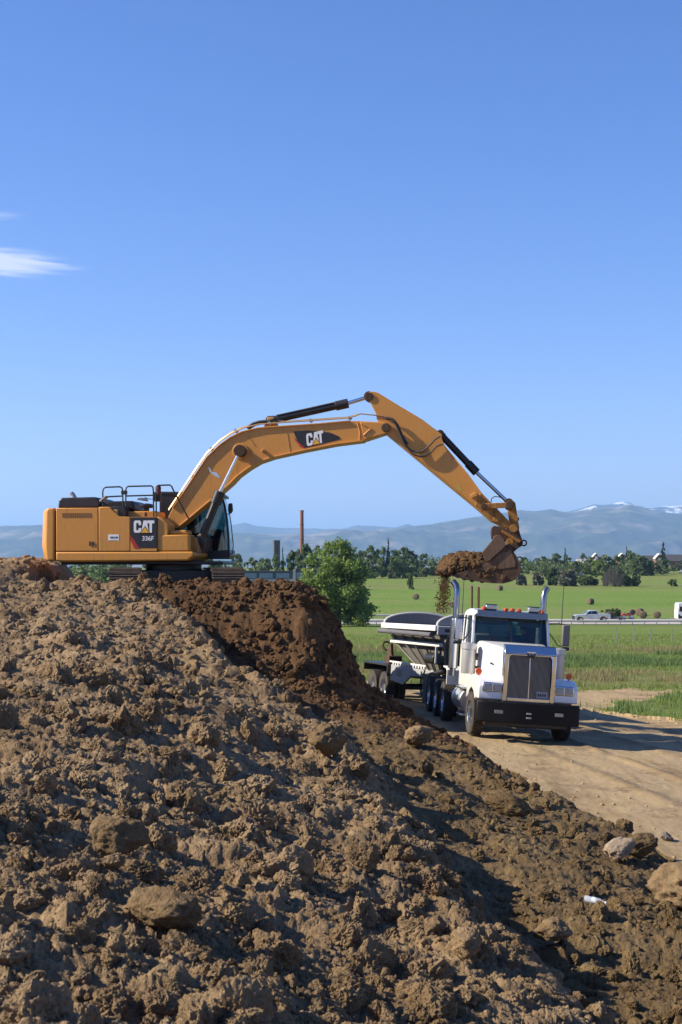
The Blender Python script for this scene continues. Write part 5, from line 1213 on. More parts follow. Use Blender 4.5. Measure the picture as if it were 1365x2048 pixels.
# ================================================================== LUMPS, BOTTLE
boulder('clay_slab', 1238, 1708, 72, (1.25, 0.9, 0.5), 35, 'slab', 'flat pale clay slab lying on the pile edge beside the dirt road', 'clay slab', 0.4, (0.4, -0.25))
boulder('clay_lump', 1280, 1702, 70, (1.3, 0.9, 0.7), 36, 'soil', 'dark lump of clay leaning behind the flat pale slab', 'earth lump', 0.2, (0.1, -0.2), 0.7)
boulder('clay_boulder', 1388, 1790, 170, (1.1, 1.0, 0.62), 33, 'soil', 'big tan clay boulder cut by the right edge of the photo', 'boulder', 0.5, sink=0.45)
boulder('asphalt_shard', 1335, 1682, 42, (1.2, 0.8, 0.5), 32, 'shard', 'grey broken asphalt shard sticking up beside the road edge', 'asphalt shard', 1.1, (0.5, 0.5))
boulder('earth_clod', 240, 1690, 105, (1.25, 1.1, 1.0), 31, 'soil', 'largest round earth clod on the left part of the pile', 'earth lump', 0.3, damp=0.3, sink=0.3)
boulder('earth_clod', 655, 1500, 80, (1.2, 1.0, 0.9), 34, 'soil', 'tall rounded earth clod standing on the pile edge before the dark dug side', 'earth lump', 1.3, damp=0.4)
boulder('earth_clod', 585, 1750, 78, (1.1, 1.0, 1.0), 44, 'soil', 'blocky split earth clod in the middle of the near pile', 'earth lump', 0.8)
boulder('clay_ledge', 335, 1825, 150, (1.5, 0.9, 0.75), 37, 'soil', 'long broken ledge of clay lying across the near pile', 'earth lump', -0.12, (0.25, 0.1), 0.35, 0.0, 0.7)
boulder('earth_clod', 935, 1905, 62, (1.1, 1.1, 0.9), 43, 'soil', 'pale angular earth clod at the dark rim of the near pile', 'earth lump', 0.4)
boulder('earth_clod', 1022, 1622, 90, (1.3, 0.8, 0.5), 38, 'soil', 'dark slabby earth clod on the apron left of the road ruts', 'earth lump', 0.1, (0.2, 0.2), 0.8)
boulder('earth_clod', 835, 1485, 55, (1.1, 1.0, 0.8), 41, 'soil', 'tan earth clod on the slope before the truck drive wheels', 'earth lump', 0.1)
boulder('earth_clod', 1105, 1880, 70, (1.1, 1.0, 0.8), 42, 'soil', 'tan earth clod on the dark apron below the plastic bottle', 'earth lump', 0.1)
pb = Vector(hit(1190, 1808)); pb.z += 0.06
bot = thing('water_bottle', 'crushed clear plastic water bottle lying on the dark dirt apron', 'bottle', (pb.x, pb.y, pb.z), (0.0, R(97), R(-27))); bot.scale = (0.92, 0.92, 0.92)
bt = MB(); bt.lathe([(-0.105, 0.0), (-0.105, 0.030), (-0.09, 0.033), (-0.03, 0.032), (-0.02, 0.029), (-0.01, 0.032), (0.05, 0.033), (0.085, 0.014), (0.10, 0.013)], 18, 'z', closed=False); bt.build('bottle_body', 'clear', bot)
M['label_b'] = worn('bottle_label', (0.55, 0.62, 0.75), 0.4, dust=0.1)
MB().lathe([(-0.03, 0.0338), (0.01, 0.0338)], 18, 'z', closed=False).build('label', 'label_b', bot)
MB().lathe([(0.10, 0.0), (0.10, 0.016), (0.118, 0.016), (0.118, 0)], 14, 'z', closed=False).build('cap', 'trim', bot)

# ================================================================== VEGETATION
def leaf_cloud(C_, rad, n, size, seed, drop=0.0, elong=1.6):
    """n leaf-shaped quads spread about the clump centres C_ (k,3) of radii rad"""
    rg = np.random.default_rng(seed); k = rg.choice(len(C_), n, p=rad ** 2 / (rad ** 2).sum())
    d = rg.normal(size=(n, 3)); d /= np.linalg.norm(d, axis=1)[:, None]; r = rad[k] * (0.35 + 0.65 * rg.random(n) ** 0.5)
    r = r * (1 + 0.25 * rg.normal(size=n)); p = C_[k] + d * r[:, None] * np.array([1, 1, 0.85])
    a = rg.normal(size=(n, 3)) + np.array([0, 0, -drop]); a /= np.linalg.norm(a, axis=1)[:, None]
    b = np.cross(a, rg.normal(size=(n, 3))); b /= np.linalg.norm(b, axis=1)[:, None]
    s = size * rg.uniform(0.6, 1.35, n)[:, None]
    v = np.stack([p - a * s * elong / 2, p + b * s / 2, p + a * s * elong / 2, p - b * s / 2], 1).reshape(-1, 3)
    return v, np.arange(4 * n).reshape(-1, 4)
def make_tree(name, label, cat, loc, h, wdt, seed, leaf='leaf', nclump=60, nleaf=9000, size=0.22, trunk=0.3, bare=0.16, flat=1.0, group=None, limb=7, lowb=0.22):
    rg = np.random.default_rng(seed); root = thing(name, label, cat, loc, (0, 0, 0), group)
    C_, rad = [], []
    lobes = [(np.array([rg.normal(0, 0.24) * wdt, rg.normal(0, 0.24) * wdt, h * rg.uniform(bare + lowb, 0.82)]), wdt * rg.uniform(0.2, 0.33)) for _ in range(9)]
    lobes += [(np.array([math.cos(a) * wdt * 0.2, math.sin(a) * wdt * 0.2, h * (bare + lowb)]), wdt * 0.27) for a in (0.5, 2.1, 3.9, 5.3)]
    lobes.append((np.array([0, 0, h * 0.84]), wdt * 0.2)); lobes.append((np.array([0, 0, h * 0.5]), wdt * 0.33))
    for _ in range(nclump * 3):
        c, r = lobes[rg.integers(len(lobes))]; d = rg.normal(size=3); d /= np.linalg.norm(d); p = c + d * r * rg.uniform(0.55, 1.12)
        if p[2] < h * bare or p[2] > h * 0.985 or np.hypot(p[0], p[1]) > wdt * 0.52: continue
        C_.append(p); rad.append(wdt * rg.uniform(0.055, 0.115))
        if len(C_) >= nclump: break
    C_, rad = np.array(C_), np.array(rad)
    v, f = leaf_cloud(C_, rad, nleaf, size, seed + 1, 0.3)
    np_mesh('crown', v, f, leaf, root, quads=True)
    tb = MB(); tb.tube([(0, 0, -0.6), (0.02 * h * 0.3, 0, h * 0.18), (-0.01 * h, 0.01 * h, h * 0.45), (0, 0, h * 0.8)], [trunk * 1.25, trunk, trunk * 0.7, trunk * 0.15], 9)
    for i in range(limb):
        c = C_[rg.integers(len(C_))]; z0 = h * rg.uniform(0.16, 0.5); m_ = np.array([c[0] * 0.45, c[1] * 0.45, (z0 + c[2]) / 2])
        tb.tube([(0, 0, z0), tuple(m_), tuple(c)], [trunk * 0.45, trunk * 0.3, trunk * 0.08], 6)
    tb.build('trunk', 'bark', root)
    return root
def make_conifer(name, label, loc, h, wdt, seed, n=1600, size=0.5, group=None):
    rg = np.random.default_rng(seed); root = thing(name, label, 'tree', loc, (0, 0, 0), group)
    C_, rad = [], []
    for t_ in np.linspace(0.06, 0.99, 26):
        r = wdt * 0.5 * (1 - t_) ** 0.85 * rg.uniform(0.75, 1.15) + 0.06
        for a in rg.uniform(0, 6.28, max(3, int(9 * (1 - t_)) + 2)):
            q = rg.uniform(0.45, 1.0); C_.append((r * q * math.cos(a), r * q * math.sin(a), h * t_ - 0.25 * r * q)); rad.append(0.05 * h * (1 - 0.75 * t_))
    v, f = leaf_cloud(np.array(C_), np.array(rad), n, size, seed + 1, 0.6, 2.0)
    np_mesh('crown', v, f, 'leaf_con', root, quads=True)
    MB().tube([(0, 0, -0.5), (0, 0, h * 0.95)], [h * 0.022, h * 0.004], 8).build('trunk', 'bark', root)
    return root
def gpos(px, Y, dz=0.0): p = at(px, 1130, Y); return (p.x, Y, tzb(p.x, Y) + dz)
cw = make_tree('cottonwood_tree', 'tall leafy cottonwood tree standing before the guardrail right of the bank', 'tree', gpos(678, 208, 0), 12.3, 12.6, 3, 'leaf', 150, 21000, 0.30, 0.34, 0.02, lowb=0.13)
# far rows
protoB = [make_tree('broadleaf_tree', '', 'tree', (0, 900, -40), 10, 9.5, 50 + i, ('leaf_mid', 'leaf_dark', 'leaf', 'leaf_mid')[i % 4], 46, 1900, 0.62, 0.3, 0.0, limb=3, lowb=0.12) for i in range(6)]
protoS = [make_tree('shrub', '', 'shrub', (0, 900, -40), 4, 6.5, 80 + i, ('leaf_dark', 'leaf_grey', 'leaf_mid')[i], 48, 2600, 0.46, 0.05, 0.0, limb=0, lowb=0.04) for i in range(3)]
protoC = make_conifer('conifer_tree', '', (0, 900, -40), 10, 4.4, 90)
used = set()
def put(proto, name, px, Y, top_py, width_px, label, cat, group, rotz=None, base=None):
    global used
    key = proto.name
    r = proto if key not in used else copy_tree(proto); used.add(key)
    loc = gpos(px, Y); z = loc[2]; hh = at(px, top_py, Y).z - z; ww = width_px * Y / F
    H0, W0 = {'b': (10, 9.5), 's': (4, 6.5), 'c': (10, 4.4)}[base]
    r.location = loc; r.scale = (ww / W0 * 1.05, ww / W0 * 1.05, hh / H0 * (0.93 if base == 'b' else 1.02)); r.rotation_euler = (0, 0, rotz if rotz is not None else random.uniform(0, 6.28))
    r.name = name; tag(r, label, cat, group)
    if 'group' in r.keys() and not group: del r['group']
    return r
ORD = ['first', 'second', 'third', 'fourth', 'fifth', 'sixth', 'seventh', 'eighth', 'ninth', 'tenth', 'eleventh', 'twelfth', 'thirteenth', 'fourteenth', 'fifteenth', 'sixteenth', 'seventeenth', 'eighteenth']
# (px, distance, crown top, width, prototype)
rowL = [(20, 430, 1122, 60, 1), (70, 440, 1120, 50, 0), (128, 440, 1126, 44, 3), (165, 430, 1127, 40, 1), (198, 440, 1125, 42, 2), (232, 440, 1122, 44, 0), (300, 430, 1120, 50, 1), (420, 430, 1113, 50, 3), (474, 430, 1103, 34, 1), (505, 440, 1108, 46, 0), (533, 430, 1113, 30, 1), (556, 400, 1103, 46, 0), (588, 400, 1096, 40, 1), (612, 390, 1082, 40, 1), (636, 400, 1090, 44, 3)]
for i, (x, Y, tp, w_, k) in enumerate(rowL):
    shade = ('mid green', 'dark green', 'bright green', 'mid green', 'mid green', 'dark green')[k]
    put(protoB[k], 'broadleaf_tree', x, Y, tp, w_, f'{shade} bushy tree in the far row behind the excavator, {ORD[i]} from the left', 'tree', 'trees in the far row behind the excavator', base='b')
rowM = [(742, 560, 1090, 44, 3), (764, 580, 1087, 34, 0), (788, 600, 1096, 36, 1), (806, 560, 1090, 40, 1), (828, 560, 1098, 36, 4), (846, 540, 1104, 30, 5), (722, 560, 1098, 40, 1), (868, 560, 1118, 34, 0), (888, 560, 1116, 30, 3), (748, 520, 1112, 34, 0), (786, 520, 1112, 40, 3), (818, 520, 1116, 30, 0)]
for i, (x, Y, tp, w_, k) in enumerate(sorted(rowM)):
    shade = ('mid green', 'dark green', 'bright green', 'mid green', 'mid green', 'dark green')[k]
    put(protoB[k], 'broadleaf_tree', x, Y, tp, w_, f'{shade} tree in the clump between cottonwood and bucket, {ORD[i]} from the left', 'tree', 'trees in the clump between cottonwood and bucket', base='b')
put(protoC, 'conifer_tree', 777, 560, 1079, 13, 'pointed dark conifer rising from the clump between cottonwood and bucket', 'tree', None, base='c')
rowR = [(1052, 600, 1112, 32, 1), (1078, 620, 1114, 26, 1), (1092, 600, 1110, 34, 4), (1116, 600, 1104, 34, 1), (1136, 620, 1106, 26, 0), (1150, 560, 1120, 34, 1), (1166, 640, 1104, 15, 1), (1180, 580, 1112, 30, 4), (1196, 560, 1116, 40, 2), (1214, 560, 1104, 44, 0), (1232, 560, 1108, 34, 0), (1262, 600, 1100, 38, 3), (1246, 620, 1106, 24, 1), (1284, 560, 1110, 40, 1), (1304, 560, 1120, 34, 1), (1030, 580, 1116, 30, 0), (1350, 640, 1134, 22, 1), (1372, 600, 1118, 30, 1)]
for i, (x, Y, tp, w_, k) in enumerate(sorted(rowR)):
    shade = ('mid green', 'dark green', 'bright green', 'mid green', 'mid green', 'dark green')[k]
    put(protoB[k], 'broadleaf_tree', x, Y, tp, w_, f'{shade} tree in the far belt right of the bucket, {ORD[i]} from the left', 'tree', 'trees in the far belt right of the bucket', base='b')
for x, Y, tp, w_, lb in ((1327, 600, 1085, 17, 'tall pointed conifer standing before the brick house gable'), (1131, 620, 1096, 10, 'slim spire of a conifer among the broadleaf trees left of the red gables'), (1254, 640, 1094, 9, 'small conifer tip behind the trees left of the brick houses'), (566, 440, 1095, 9, 'small pointed conifer beside the dark brick tower')):
    put(protoC, 'conifer_tree', x, Y, tp, w_, lb, 'tree', None, base='c')
for x, Y, tp, w_, k, lb in ((1074, 440, 1146, 26, 1, 'pale grey-green bush in the field just right of the bucket'), (1104, 440, 1136, 34, 0, 'dark round bush in the field above the right exhaust stack'), (1138, 430, 1142, 40, 1, 'pale spreading bush beside the dark round bush in the field'), (1170, 440, 1150, 44, 2, 'low green bush trailing right of the pale spreading bush'), (1210, 430, 1148, 16, 0, 'small dark bush left of the dead brush in the field'), (1236, 430, 1138, 40, 0, 'dark bush at the foot of the dead brush'), (1272, 430, 1152, 20, 0, 'small dark bush right of the dead brush'), (821, 400, 1148, 13, 2, 'small lone sapling in the field right of the cottonwood'), (1284, 640, 1140, 16, 2, 'little bush at the foot of the dark trees before the brick house'), (1346, 430, 1158, 20, 2, 'flat little bush in the field below the brick house'), (1222, 243, 1217, 34, 2, 'round green bush behind the bed of the pickup'), (1042, 440, 1150, 26, 1, 'pale dry bush in the field behind the bucket'), (1255, 430, 1150, 22, 2, 'green bush between the two dark bushes by the dead brush')):
    put(protoS[k], 'shrub', x, Y, tp, w_, lb, 'shrub', None, base='s')
# dead brush: bare fine twigs
def dead_brush(px, Y, tp, w_, seed, label):
    p = gpos(px, Y); rg = np.random.default_rng(seed); h = at(px, tp, Y).z - p[2]; w = w_ * Y / F
    root = thing('dead_bush', label, 'shrub', p); v, f, n = [], [], 0
    for _ in range(620):
        a = rg.uniform(0, 6.28); q = rg.random() ** 0.6; x0, y0 = 0.38 * w * q * math.cos(a), 0.25 * w * q * math.sin(a)
        z0 = h * 0.62 * rg.random() ** 0.8 * (1 - 0.8 * q * q); l = h * rg.uniform(0.15, 0.42); dx, dy = rg.normal(0.35 * math.cos(a), 0.35), rg.normal(0.35 * math.sin(a), 0.35)
        w0 = 0.05; v += [(x0, y0, z0), (x0 + w0, y0, z0), (x0 + dx * l, y0 + dy * l, z0 + l)]; f.append((n, n + 1, n + 2)); n += 3
    np_mesh('twigs', np.array(v), np.array(f), 'twigs', root)
    MB().tube([(0, 0, -0.3), (0, 0, h * 0.5)], [0.12, 0.05], 6).build('trunk', 'bark', root)
dead_brush(1226, 425, 1118, 50, 5, 'grey leafless brush rising behind the dark bush in the field')
dead_brush(1116, 520, 1126, 30, 6, 'pale leafless brush at the edge of the far belt right of the bucket')
dead_brush(1290, 610, 1118, 26, 7, 'brown leafless tree top left of the brick house')

def wood(name, px0, px1, Y, lo_py, hi_py, n, seed, mat, label):
    rg = np.random.default_rng(seed); px = rg.uniform(px0, px1, 150); x = (px - 682.5) / F * Y; top = (hi_py + (lo_py - hi_py) * (0.25 + 0.4 * pn(px / 17, px * 0, seed))) 
    z0 = tzb(0, Y); zt = np.array([zat(t_, Y) for t_ in top]); C_ = np.stack([x, Y - 45 + rg.uniform(-12, 12, 150), z0 + (zt - z0) * rg.random(150) ** 1.1], -1)
    v, f = leaf_cloud(C_, rg.uniform(1.0, 2.2, 150), n, 0.62, seed + 1, 0.2); tag(np_mesh(name, v, f, mat, quads=True), label, 'woodland', kind='stuff')
wood('far_wood', -60, 660, 470, 1146, 1117, 7000, 611, 'leaf_mid', 'low green woodland merging behind the excavator')
wood('far_wood', 700, 930, 630, 1140, 1112, 4000, 613, 'leaf_mid', 'low green woodland behind the clump between cottonwood and bucket')
wood('far_wood', 1010, 1292, 630, 1140, 1121, 5000, 617, 'leaf_mid', 'low green woodland filling the far belt right of the bucket')
# grass blades on the verge and the nearer meadow
def tufts(name, n, ymin, ymax, hmin, hmax, mat, seed, test, label, blades=6, pw=0.014):
    rg = np.random.default_rng(seed); y = np.exp(rg.uniform(np.log(ymin), np.log(ymax), n)); x = (rg.uniform(560, 1500, n) - 682.5) / F * y
    k = test(x, y); x, y = x[k], y[k]; z = terrain_z(x, y)[0]; n = len(x)
    h = rg.uniform(hmin, hmax, n) * (0.55 + 0.9 * np.clip(pn(x * 0.5, y * 0.35, seed) + 0.4, 0, 1)); sp = 0.10 + y * 0.0012
    P = []
    for b in range(blades):
        a = rg.uniform(0, 6.28, n); ln = rg.uniform(0.1, 0.6, n) * h; hw = pw / 2 + y * 0.00012
        bx, by = x + rg.normal(0, 1, n) * sp, y + rg.normal(0, 1, n) * sp; hb = h * rg.uniform(0.6, 1.1, n)
        P.append(np.stack([np.stack([bx - np.cos(a + 1.57) * hw, by - np.sin(a + 1.57) * hw, z - 0.03], -1), np.stack([bx + np.cos(a + 1.57) * hw, by + np.sin(a + 1.57) * hw, z - 0.03], -1), np.stack([bx + np.cos(a) * ln, by + np.sin(a) * ln, z + hb], -1)], 1))
    v = np.concatenate(P).reshape(-1, 3)
    tag(np_mesh(name, v, np.arange(len(v)).reshape(-1, 3), mat), label, 'grass', kind='stuff')
def roadlike(x, y): return (y < 57.5 + 2.0 * pn(x * 0.25, y * 0.3, 33) + 1.2 * pn(x * 0.9, y * 0.9, 34) - np.clip(x - 14, 0, 9) * 1.2)
tufts('verge_grass', 4200, 40, 57, 0.07, 0.22, 'grass', 301, lambda x, y: verge(x, y) & (pn(x * 0.9, y * 0.9, 302) > -0.22), 'short green weeds growing on the road verge', 8)
tufts('weeds', 900, 41, 56, 0.15, 0.38, 'grass_dark', 303, lambda x, y: verge(x, y) & (pn(x * 0.6, y * 0.6, 304) > 0.12), 'dark green weed clumps on the road verge', 9, 0.03)
tufts('meadow_grass', 16000, 55, 150, 0.10, 0.24, 'grass', 305, lambda x, y: ~roadlike(x, y) & ~verge(x, y) & (pn(x * 0.08, y * 0.12, 306) > -0.55) & ~((np.abs(y - 66) < 6) & (pn(x * 0.7, y * 0.7, 311) > -0.25)), 'green grass blades covering the meadow behind the truck', 7)
tufts('dry_grass', 9000, 56, 115, 0.2, 0.45, 'grass_dry', 307, lambda x, y: ~roadlike(x, y) & ((np.abs(y - 66) < 6) | (np.abs(y - 100) < 8)) & (pn(x * 0.2, y * 0.2, 308) > -0.1), 'dry tan grass in bands across the meadow', 6)
tufts('lush_grass', 6500, 70, 96, 0.2, 0.42, 'grass_dark', 309, lambda x, y: (np.abs(y - 82 - 0.1 * x) < 8) & (pn(x * 0.1, y * 0.12, 310) > 0.0), 'tall dark green grass along the wet band of the meadow', 8, 0.02)

# ================================================================== HIGHWAY, GUARDRAIL, TRAFFIC
hw = np.array([[x, y, tzb(x, y) + 0.10] for y in (222.6, 228, 234, 239.5) for x in np.linspace(-80, 130, 60)])
a2, b2 = np.meshgrid(np.arange(3), np.arange(59), indexing='ij')
tag(np_mesh('highway', hw, np.stack([a2 * 60 + b2, a2 * 60 + b2 + 1, (a2 + 1) * 60 + b2 + 1, (a2 + 1) * 60 + b2], -1).reshape(-1, 4), 'asphalt', smooth=True, quads=True), kind='structure')
def guardrail(x0, x1, Y, label, h=0.78):
    root = thing('guardrail', label, 'guardrail', (x0, Y, tzb(x0, Y))); L = x1 - x0; w = MB(); rings = []
    prof = [(0.0, h), (-0.07, h - 0.06), (0.0, h - 0.13), (0, h - 0.17), (-0.07, h - 0.24), (0.0, h - 0.30), (0.03, h - 0.30), (-0.03, h - 0.24), (0.03, h - 0.15), (-0.03, h - 0.06), (0.03, h)]
    for x in (0, L): z = tzb(x0 + x, Y) - tzb(x0, Y); rings.append([(x, y, z + b) for y, b in prof])
    w.loft(rings); w.build('rail', 'galv', root); pm = None
    for i in range(int(L / 1.9) + 1):
        if pm is None:
            b = MB(); b.box(-0.055, 0.055, 0.05, 0.17, -0.5, h - 0.02); b.box(-0.04, 0.04, 0.03, 0.06, h - 0.28, h - 0.05); q = b.build('post', 'galvpost' if 'galvpost' in M else 'greysteel', root, smooth=False); pm = q.data
        else: q = bpy.data.objects.new('post', pm); COL.objects.link(q); q.parent = root
        q.location = (i * 1.9, 0, tzb(x0 + i * 1.9, Y) - tzb(x0, Y))
    return root
guardrail(-4, 66, 222.0, 'near galvanised guardrail on posts along the highway below the pickup')
guardrail(-6, 9.5, 241.0, 'far galvanised guardrail beyond the highway beside the cottonwood')

def car_wheel(parent, x, y, z, r=0.40):
    m = MB(); m.lathe([(-0.13, 0.22), (-0.13, r * 0.93), (-0.09, r), (0.09, r), (0.13, r * 0.93), (0.13, 0.22)], 26, 'y'); o = m.build('wheel', 'rubber', parent); o.location = (x, y, z)
    q = MB(); q.lathe([(-0.12, 0.0), (-0.10, 0.06), (-0.11, 0.2), (-0.135, 0.235), (0.1, 0.235), (0.1, 0.0)], 22, 'y', closed=False); q.build('rim', 'alloy', o)
    return o
# pickup: nose to the left, seen from its left... side; local x along the road, -y towards the camera
pp = gpos(1183, 229.5, 0.10)
pk = thing('pickup_truck', 'silver crew-cab pickup driving left along the far highway', 'pickup', pp)
body = [(-2.86, 0.55), (-2.90, 0.82), (-2.82, 1.08), (-2.55, 1.17), (-1.42, 1.24), (-1.30, 1.24), (1.05, 1.26), (1.05, 1.33), (2.85, 1.32), (2.90, 1.05), (2.90, 0.55), (2.55, 0.50), (2.44, 0.72), (2.2, 0.90), (1.85, 0.96), (1.5, 0.90), (1.28, 0.72), (1.2, 0.48), (-1.2, 0.48), (-1.30, 0.72), (-1.5, 0.90), (-1.85, 0.96), (-2.2, 0.90), (-2.4, 0.72), (-2.5, 0.52)]
MB().prism(body, -0.96, 0.96).build('body', 'silver', pk, 0.06, seg=3)
cabp_ = [(-1.38, 1.22), (-0.62, 1.82), (-0.45, 1.90), (0.70, 1.90), (0.86, 1.84), (1.02, 1.25)]
MB().loft([[(x, -0.90 + 0.16 * (z - 1.2), z) for x, z in cabp_], [(x, 0.90 - 0.16 * (z - 1.2), z) for x, z in cabp_]]).build('cabin', 'silver', pk, 0.05)
for s in (-1, 1):
    for P in ([(-1.05, 1.30), (-0.52, 1.74), (-0.16, 1.78), (-0.16, 1.30)], [(-0.08, 1.30), (-0.08, 1.78), (0.66, 1.78), (0.80, 1.30)]):
        MB().loft([[(x, s * (0.895 - 0.16 * (z - 1.2)), z) for x, z in P], [(x, s * (0.925 - 0.16 * (z - 1.2)), z) for x, z in P]]).build('side_window', 'glass_dark', pk, smooth=False)
    for a in (-1.18, -0.12, 0.84): MB().box(a - 0.006, a + 0.006, s * 0.958, s * 0.968, 0.56, 1.22).build('door_seam', 'black', pk, smooth=False)
    MB().box(-1.22, -1.02, min(s * 0.95, s * 1.18), max(s * 0.95, s * 1.18), 1.24, 1.42).build('mirror', 'trim', pk, 0.03)
    MB().box(-2.885, -2.70, min(s * 0.6, s * 0.93), max(s * 0.6, s * 0.93), 0.92, 1.06).build('headlight', 'lens', pk, 0.02)
    for x in (-1.85, 1.85): car_wheel(pk, x, s * 0.84, 0.41, 0.41)
MB().loft([[(-1.40, -0.80, 1.26), (-1.40, 0.80, 1.26)], [(-0.66, -0.74, 1.79), (-0.66, 0.74, 1.79)]], close=False).build('windscreen', 'glass_dark', pk)
MB().box(-3.02, -2.84, -0.95, 0.95, 0.42, 1.02).build('bull_bar', 'black', pk, 0.03); MB().box(2.88, 3.0, -0.9, 0.9, 0.48, 0.64).build('rear_bumper', 'greysteel', pk, 0.02)
# utility trailer and red quad
ut = thing('utility_trailer', 'low dark utility trailer towed behind the silver pickup', 'trailer', gpos(1240, 229.5, 0.10))
fm = MB(); fm.box(-2.0, 2.3, -0.85, 0.85, 0.50, 0.58); fm.tube([(-3.1, 0, 0.5), (-2.0, -0.5, 0.54)], 0.05, 6); fm.tube([(-3.1, 0, 0.5), (-2.0, 0.5, 0.54)], 0.05, 6); fm.build('trailer_bed', 'black', ut, 0.01)
rb = MB()
for yy in (-0.85, 0.85): rb.tube([(-2.0, yy, 0.8), (2.3, yy, 0.8)], 0.025, 6); [rb.tube([(x, yy, 0.55), (x, yy, 0.8)], 0.02, 6) for x in (-2, -0.6, 0.9, 2.3)]
rb.build('side_rail', 'greysteel', ut)
for s in (-1, 1): car_wheel(ut, 0.3, s * 0.98, 0.34, 0.34)
MB().box(-2.0, -1.15, -0.8, 0.8, 0.585, 1.55).build('front_box', 'rubber', ut, 0.08)
qb = gpos(1254, 229.5, 0.685)
qd = thing('quad_bike', 'red quad bike carried on the utility trailer', 'quad bike', qb)
MB().prism([(-0.95, 0.45), (-1.0, 0.62), (-0.7, 0.80), (-0.25, 0.78), (0.0, 0.66), (0.4, 0.70), (0.95, 0.75), (1.0, 0.6), (0.7, 0.45)], -0.42, 0.42).build('body', 'red', qd, 0.06)
MB().box(-0.05, 0.62, -0.17, 0.17, 0.70, 0.85).build('saddle', 'black', qd, 0.05)
MB().tube([(-0.35, -0.4, 1.05), (-0.3, -0.12, 0.98), (-0.3, 0.12, 0.98), (-0.35, 0.4, 1.05)], 0.02, 6).build('handlebar', 'black', qd); MB().tube([(-0.42, 0, 0.7), (-0.3, 0, 0.98)], 0.03, 6).build('steering_post', 'black', qd)
for x in (-0.65, 0.65):
    for s in (-1, 1): car_wheel(qd, x, s * 0.45, 0.30, 0.30)
MB().lathe([(-0.5, 0.0), (-0.5, 0.42), (0.5, 0.42), (0.5, 0.0)], 20, 'y', mat=Matrix.Translation((0.85, 0, 1.0))).build('spare_load', 'rubber', qd, 0.05)
# travel trailer
rv = thing('travel_trailer', 'white travel trailer with a dark window cut by the right edge', 'travel trailer', gpos(1351.5, 229.5, 0.10))
MB().prism([(0.02, 0.55), (0.0, 1.4), (0.12, 3.0), (0.3, 3.12), (7.0, 3.15), (7.05, 0.55)], -1.25, 1.25).build('body', 'white', rv, 0.06, seg=3)
MB().prism([(0.10, 1.75), (0.42, 2.55), (1.6, 2.62), (7.0, 2.62), (7.0, 2.54), (1.7, 2.5), (0.6, 2.4)], -1.262, -1.251).build('stripe', 'greysteel', rv, smooth=False)
MB().prism([(0.05, 0.62), (0.05, 1.35), (0.5, 1.05), (1.4, 0.62)], -1.260, -1.251).build('stripe', 'decal', rv, smooth=False)
MB().box(0.30, 0.78, -1.275, -1.25, 1.72, 2.50).build('window', 'glass_black' if 'glass_black' in M else 'black', rv, 0.04)
MB().box(2.2, 2.9, -1.27, -1.25, 0.7, 2.6).build('door', 'trim', rv, 0.02)
for x in (3.4, 4.3): car_wheel(rv, x, -1.0, 0.36, 0.36); car_wheel(rv, x, 1.0, 0.36, 0.36)
MB().box(-1.2, 0.05, -0.06, 0.06, 0.45, 0.58).build('hitch', 'greysteel', rv)
# hay bales
bm_ = None
def bale(px, py, w_, rz, label):
    global bm_
    Y = 1.5 * F / w_; Y = min(max(Y, 245), 420); lo, hi = 242, 640           # walk out to where the field meets that pixel row
    for _ in range(40):
        mid = (lo + hi) / 2
        if 1130 + (4.2 - tzb((px - 682.5) / F * mid, mid)) / mid * F > py: lo = mid
        else: hi = mid
    Y = lo; p = gpos(px, Y)
    if bm_ is None:
        m = MB(); m.lathe([(-0.62, 0.0), (-0.62, 0.60), (-0.56, 0.72), (-0.3, 0.75), (0, 0.735), (0.3, 0.75), (0.56, 0.72), (0.62, 0.60), (0.62, 0)], 30, 'x')
        m.v = [tuple(Vector(v) * (0.92 + 0.06 * mnoise.noise(Vector(v) * 4))) for v in m.v]; o = m.build('hay_bale', 'hay', None, recalc=True); bm_ = o.data
    else: o = bpy.data.objects.new('hay_bale', bm_); COL.objects.link(o)
    o.location = (p[0], p[1], p[2] + 0.66); o.rotation_euler = (0, 0, rz); k = w_ * Y / F / 1.5; o.scale = (k, k, k * 0.95)
    return tag(o, label, 'hay bale', 'round hay bales in the green field')
for a in ((832, 1199, 13, 1.2, 'round brown hay bale below the small sapling, nearest the cottonwood'), (905, 1216, 13, 0.6, 'round hay bale beside the stream of falling dirt'), (1000, 1181, 12, 0.5, 'round hay bale just below the excavator bucket'), (1181, 1209, 14, 0.5, 'lone round hay bale in the field above the pickup cab'), (1279, 1231, 17, 0.9, 'hay bale partly hidden behind the one right of the red quad'), (1286, 1237, 17, 1.4, 'hay bale next right of the red quad, in front of its twin'), (1314, 1238, 16, 1.3, 'hay bale between the pair of bales and the travel trailer')): bale(*a)
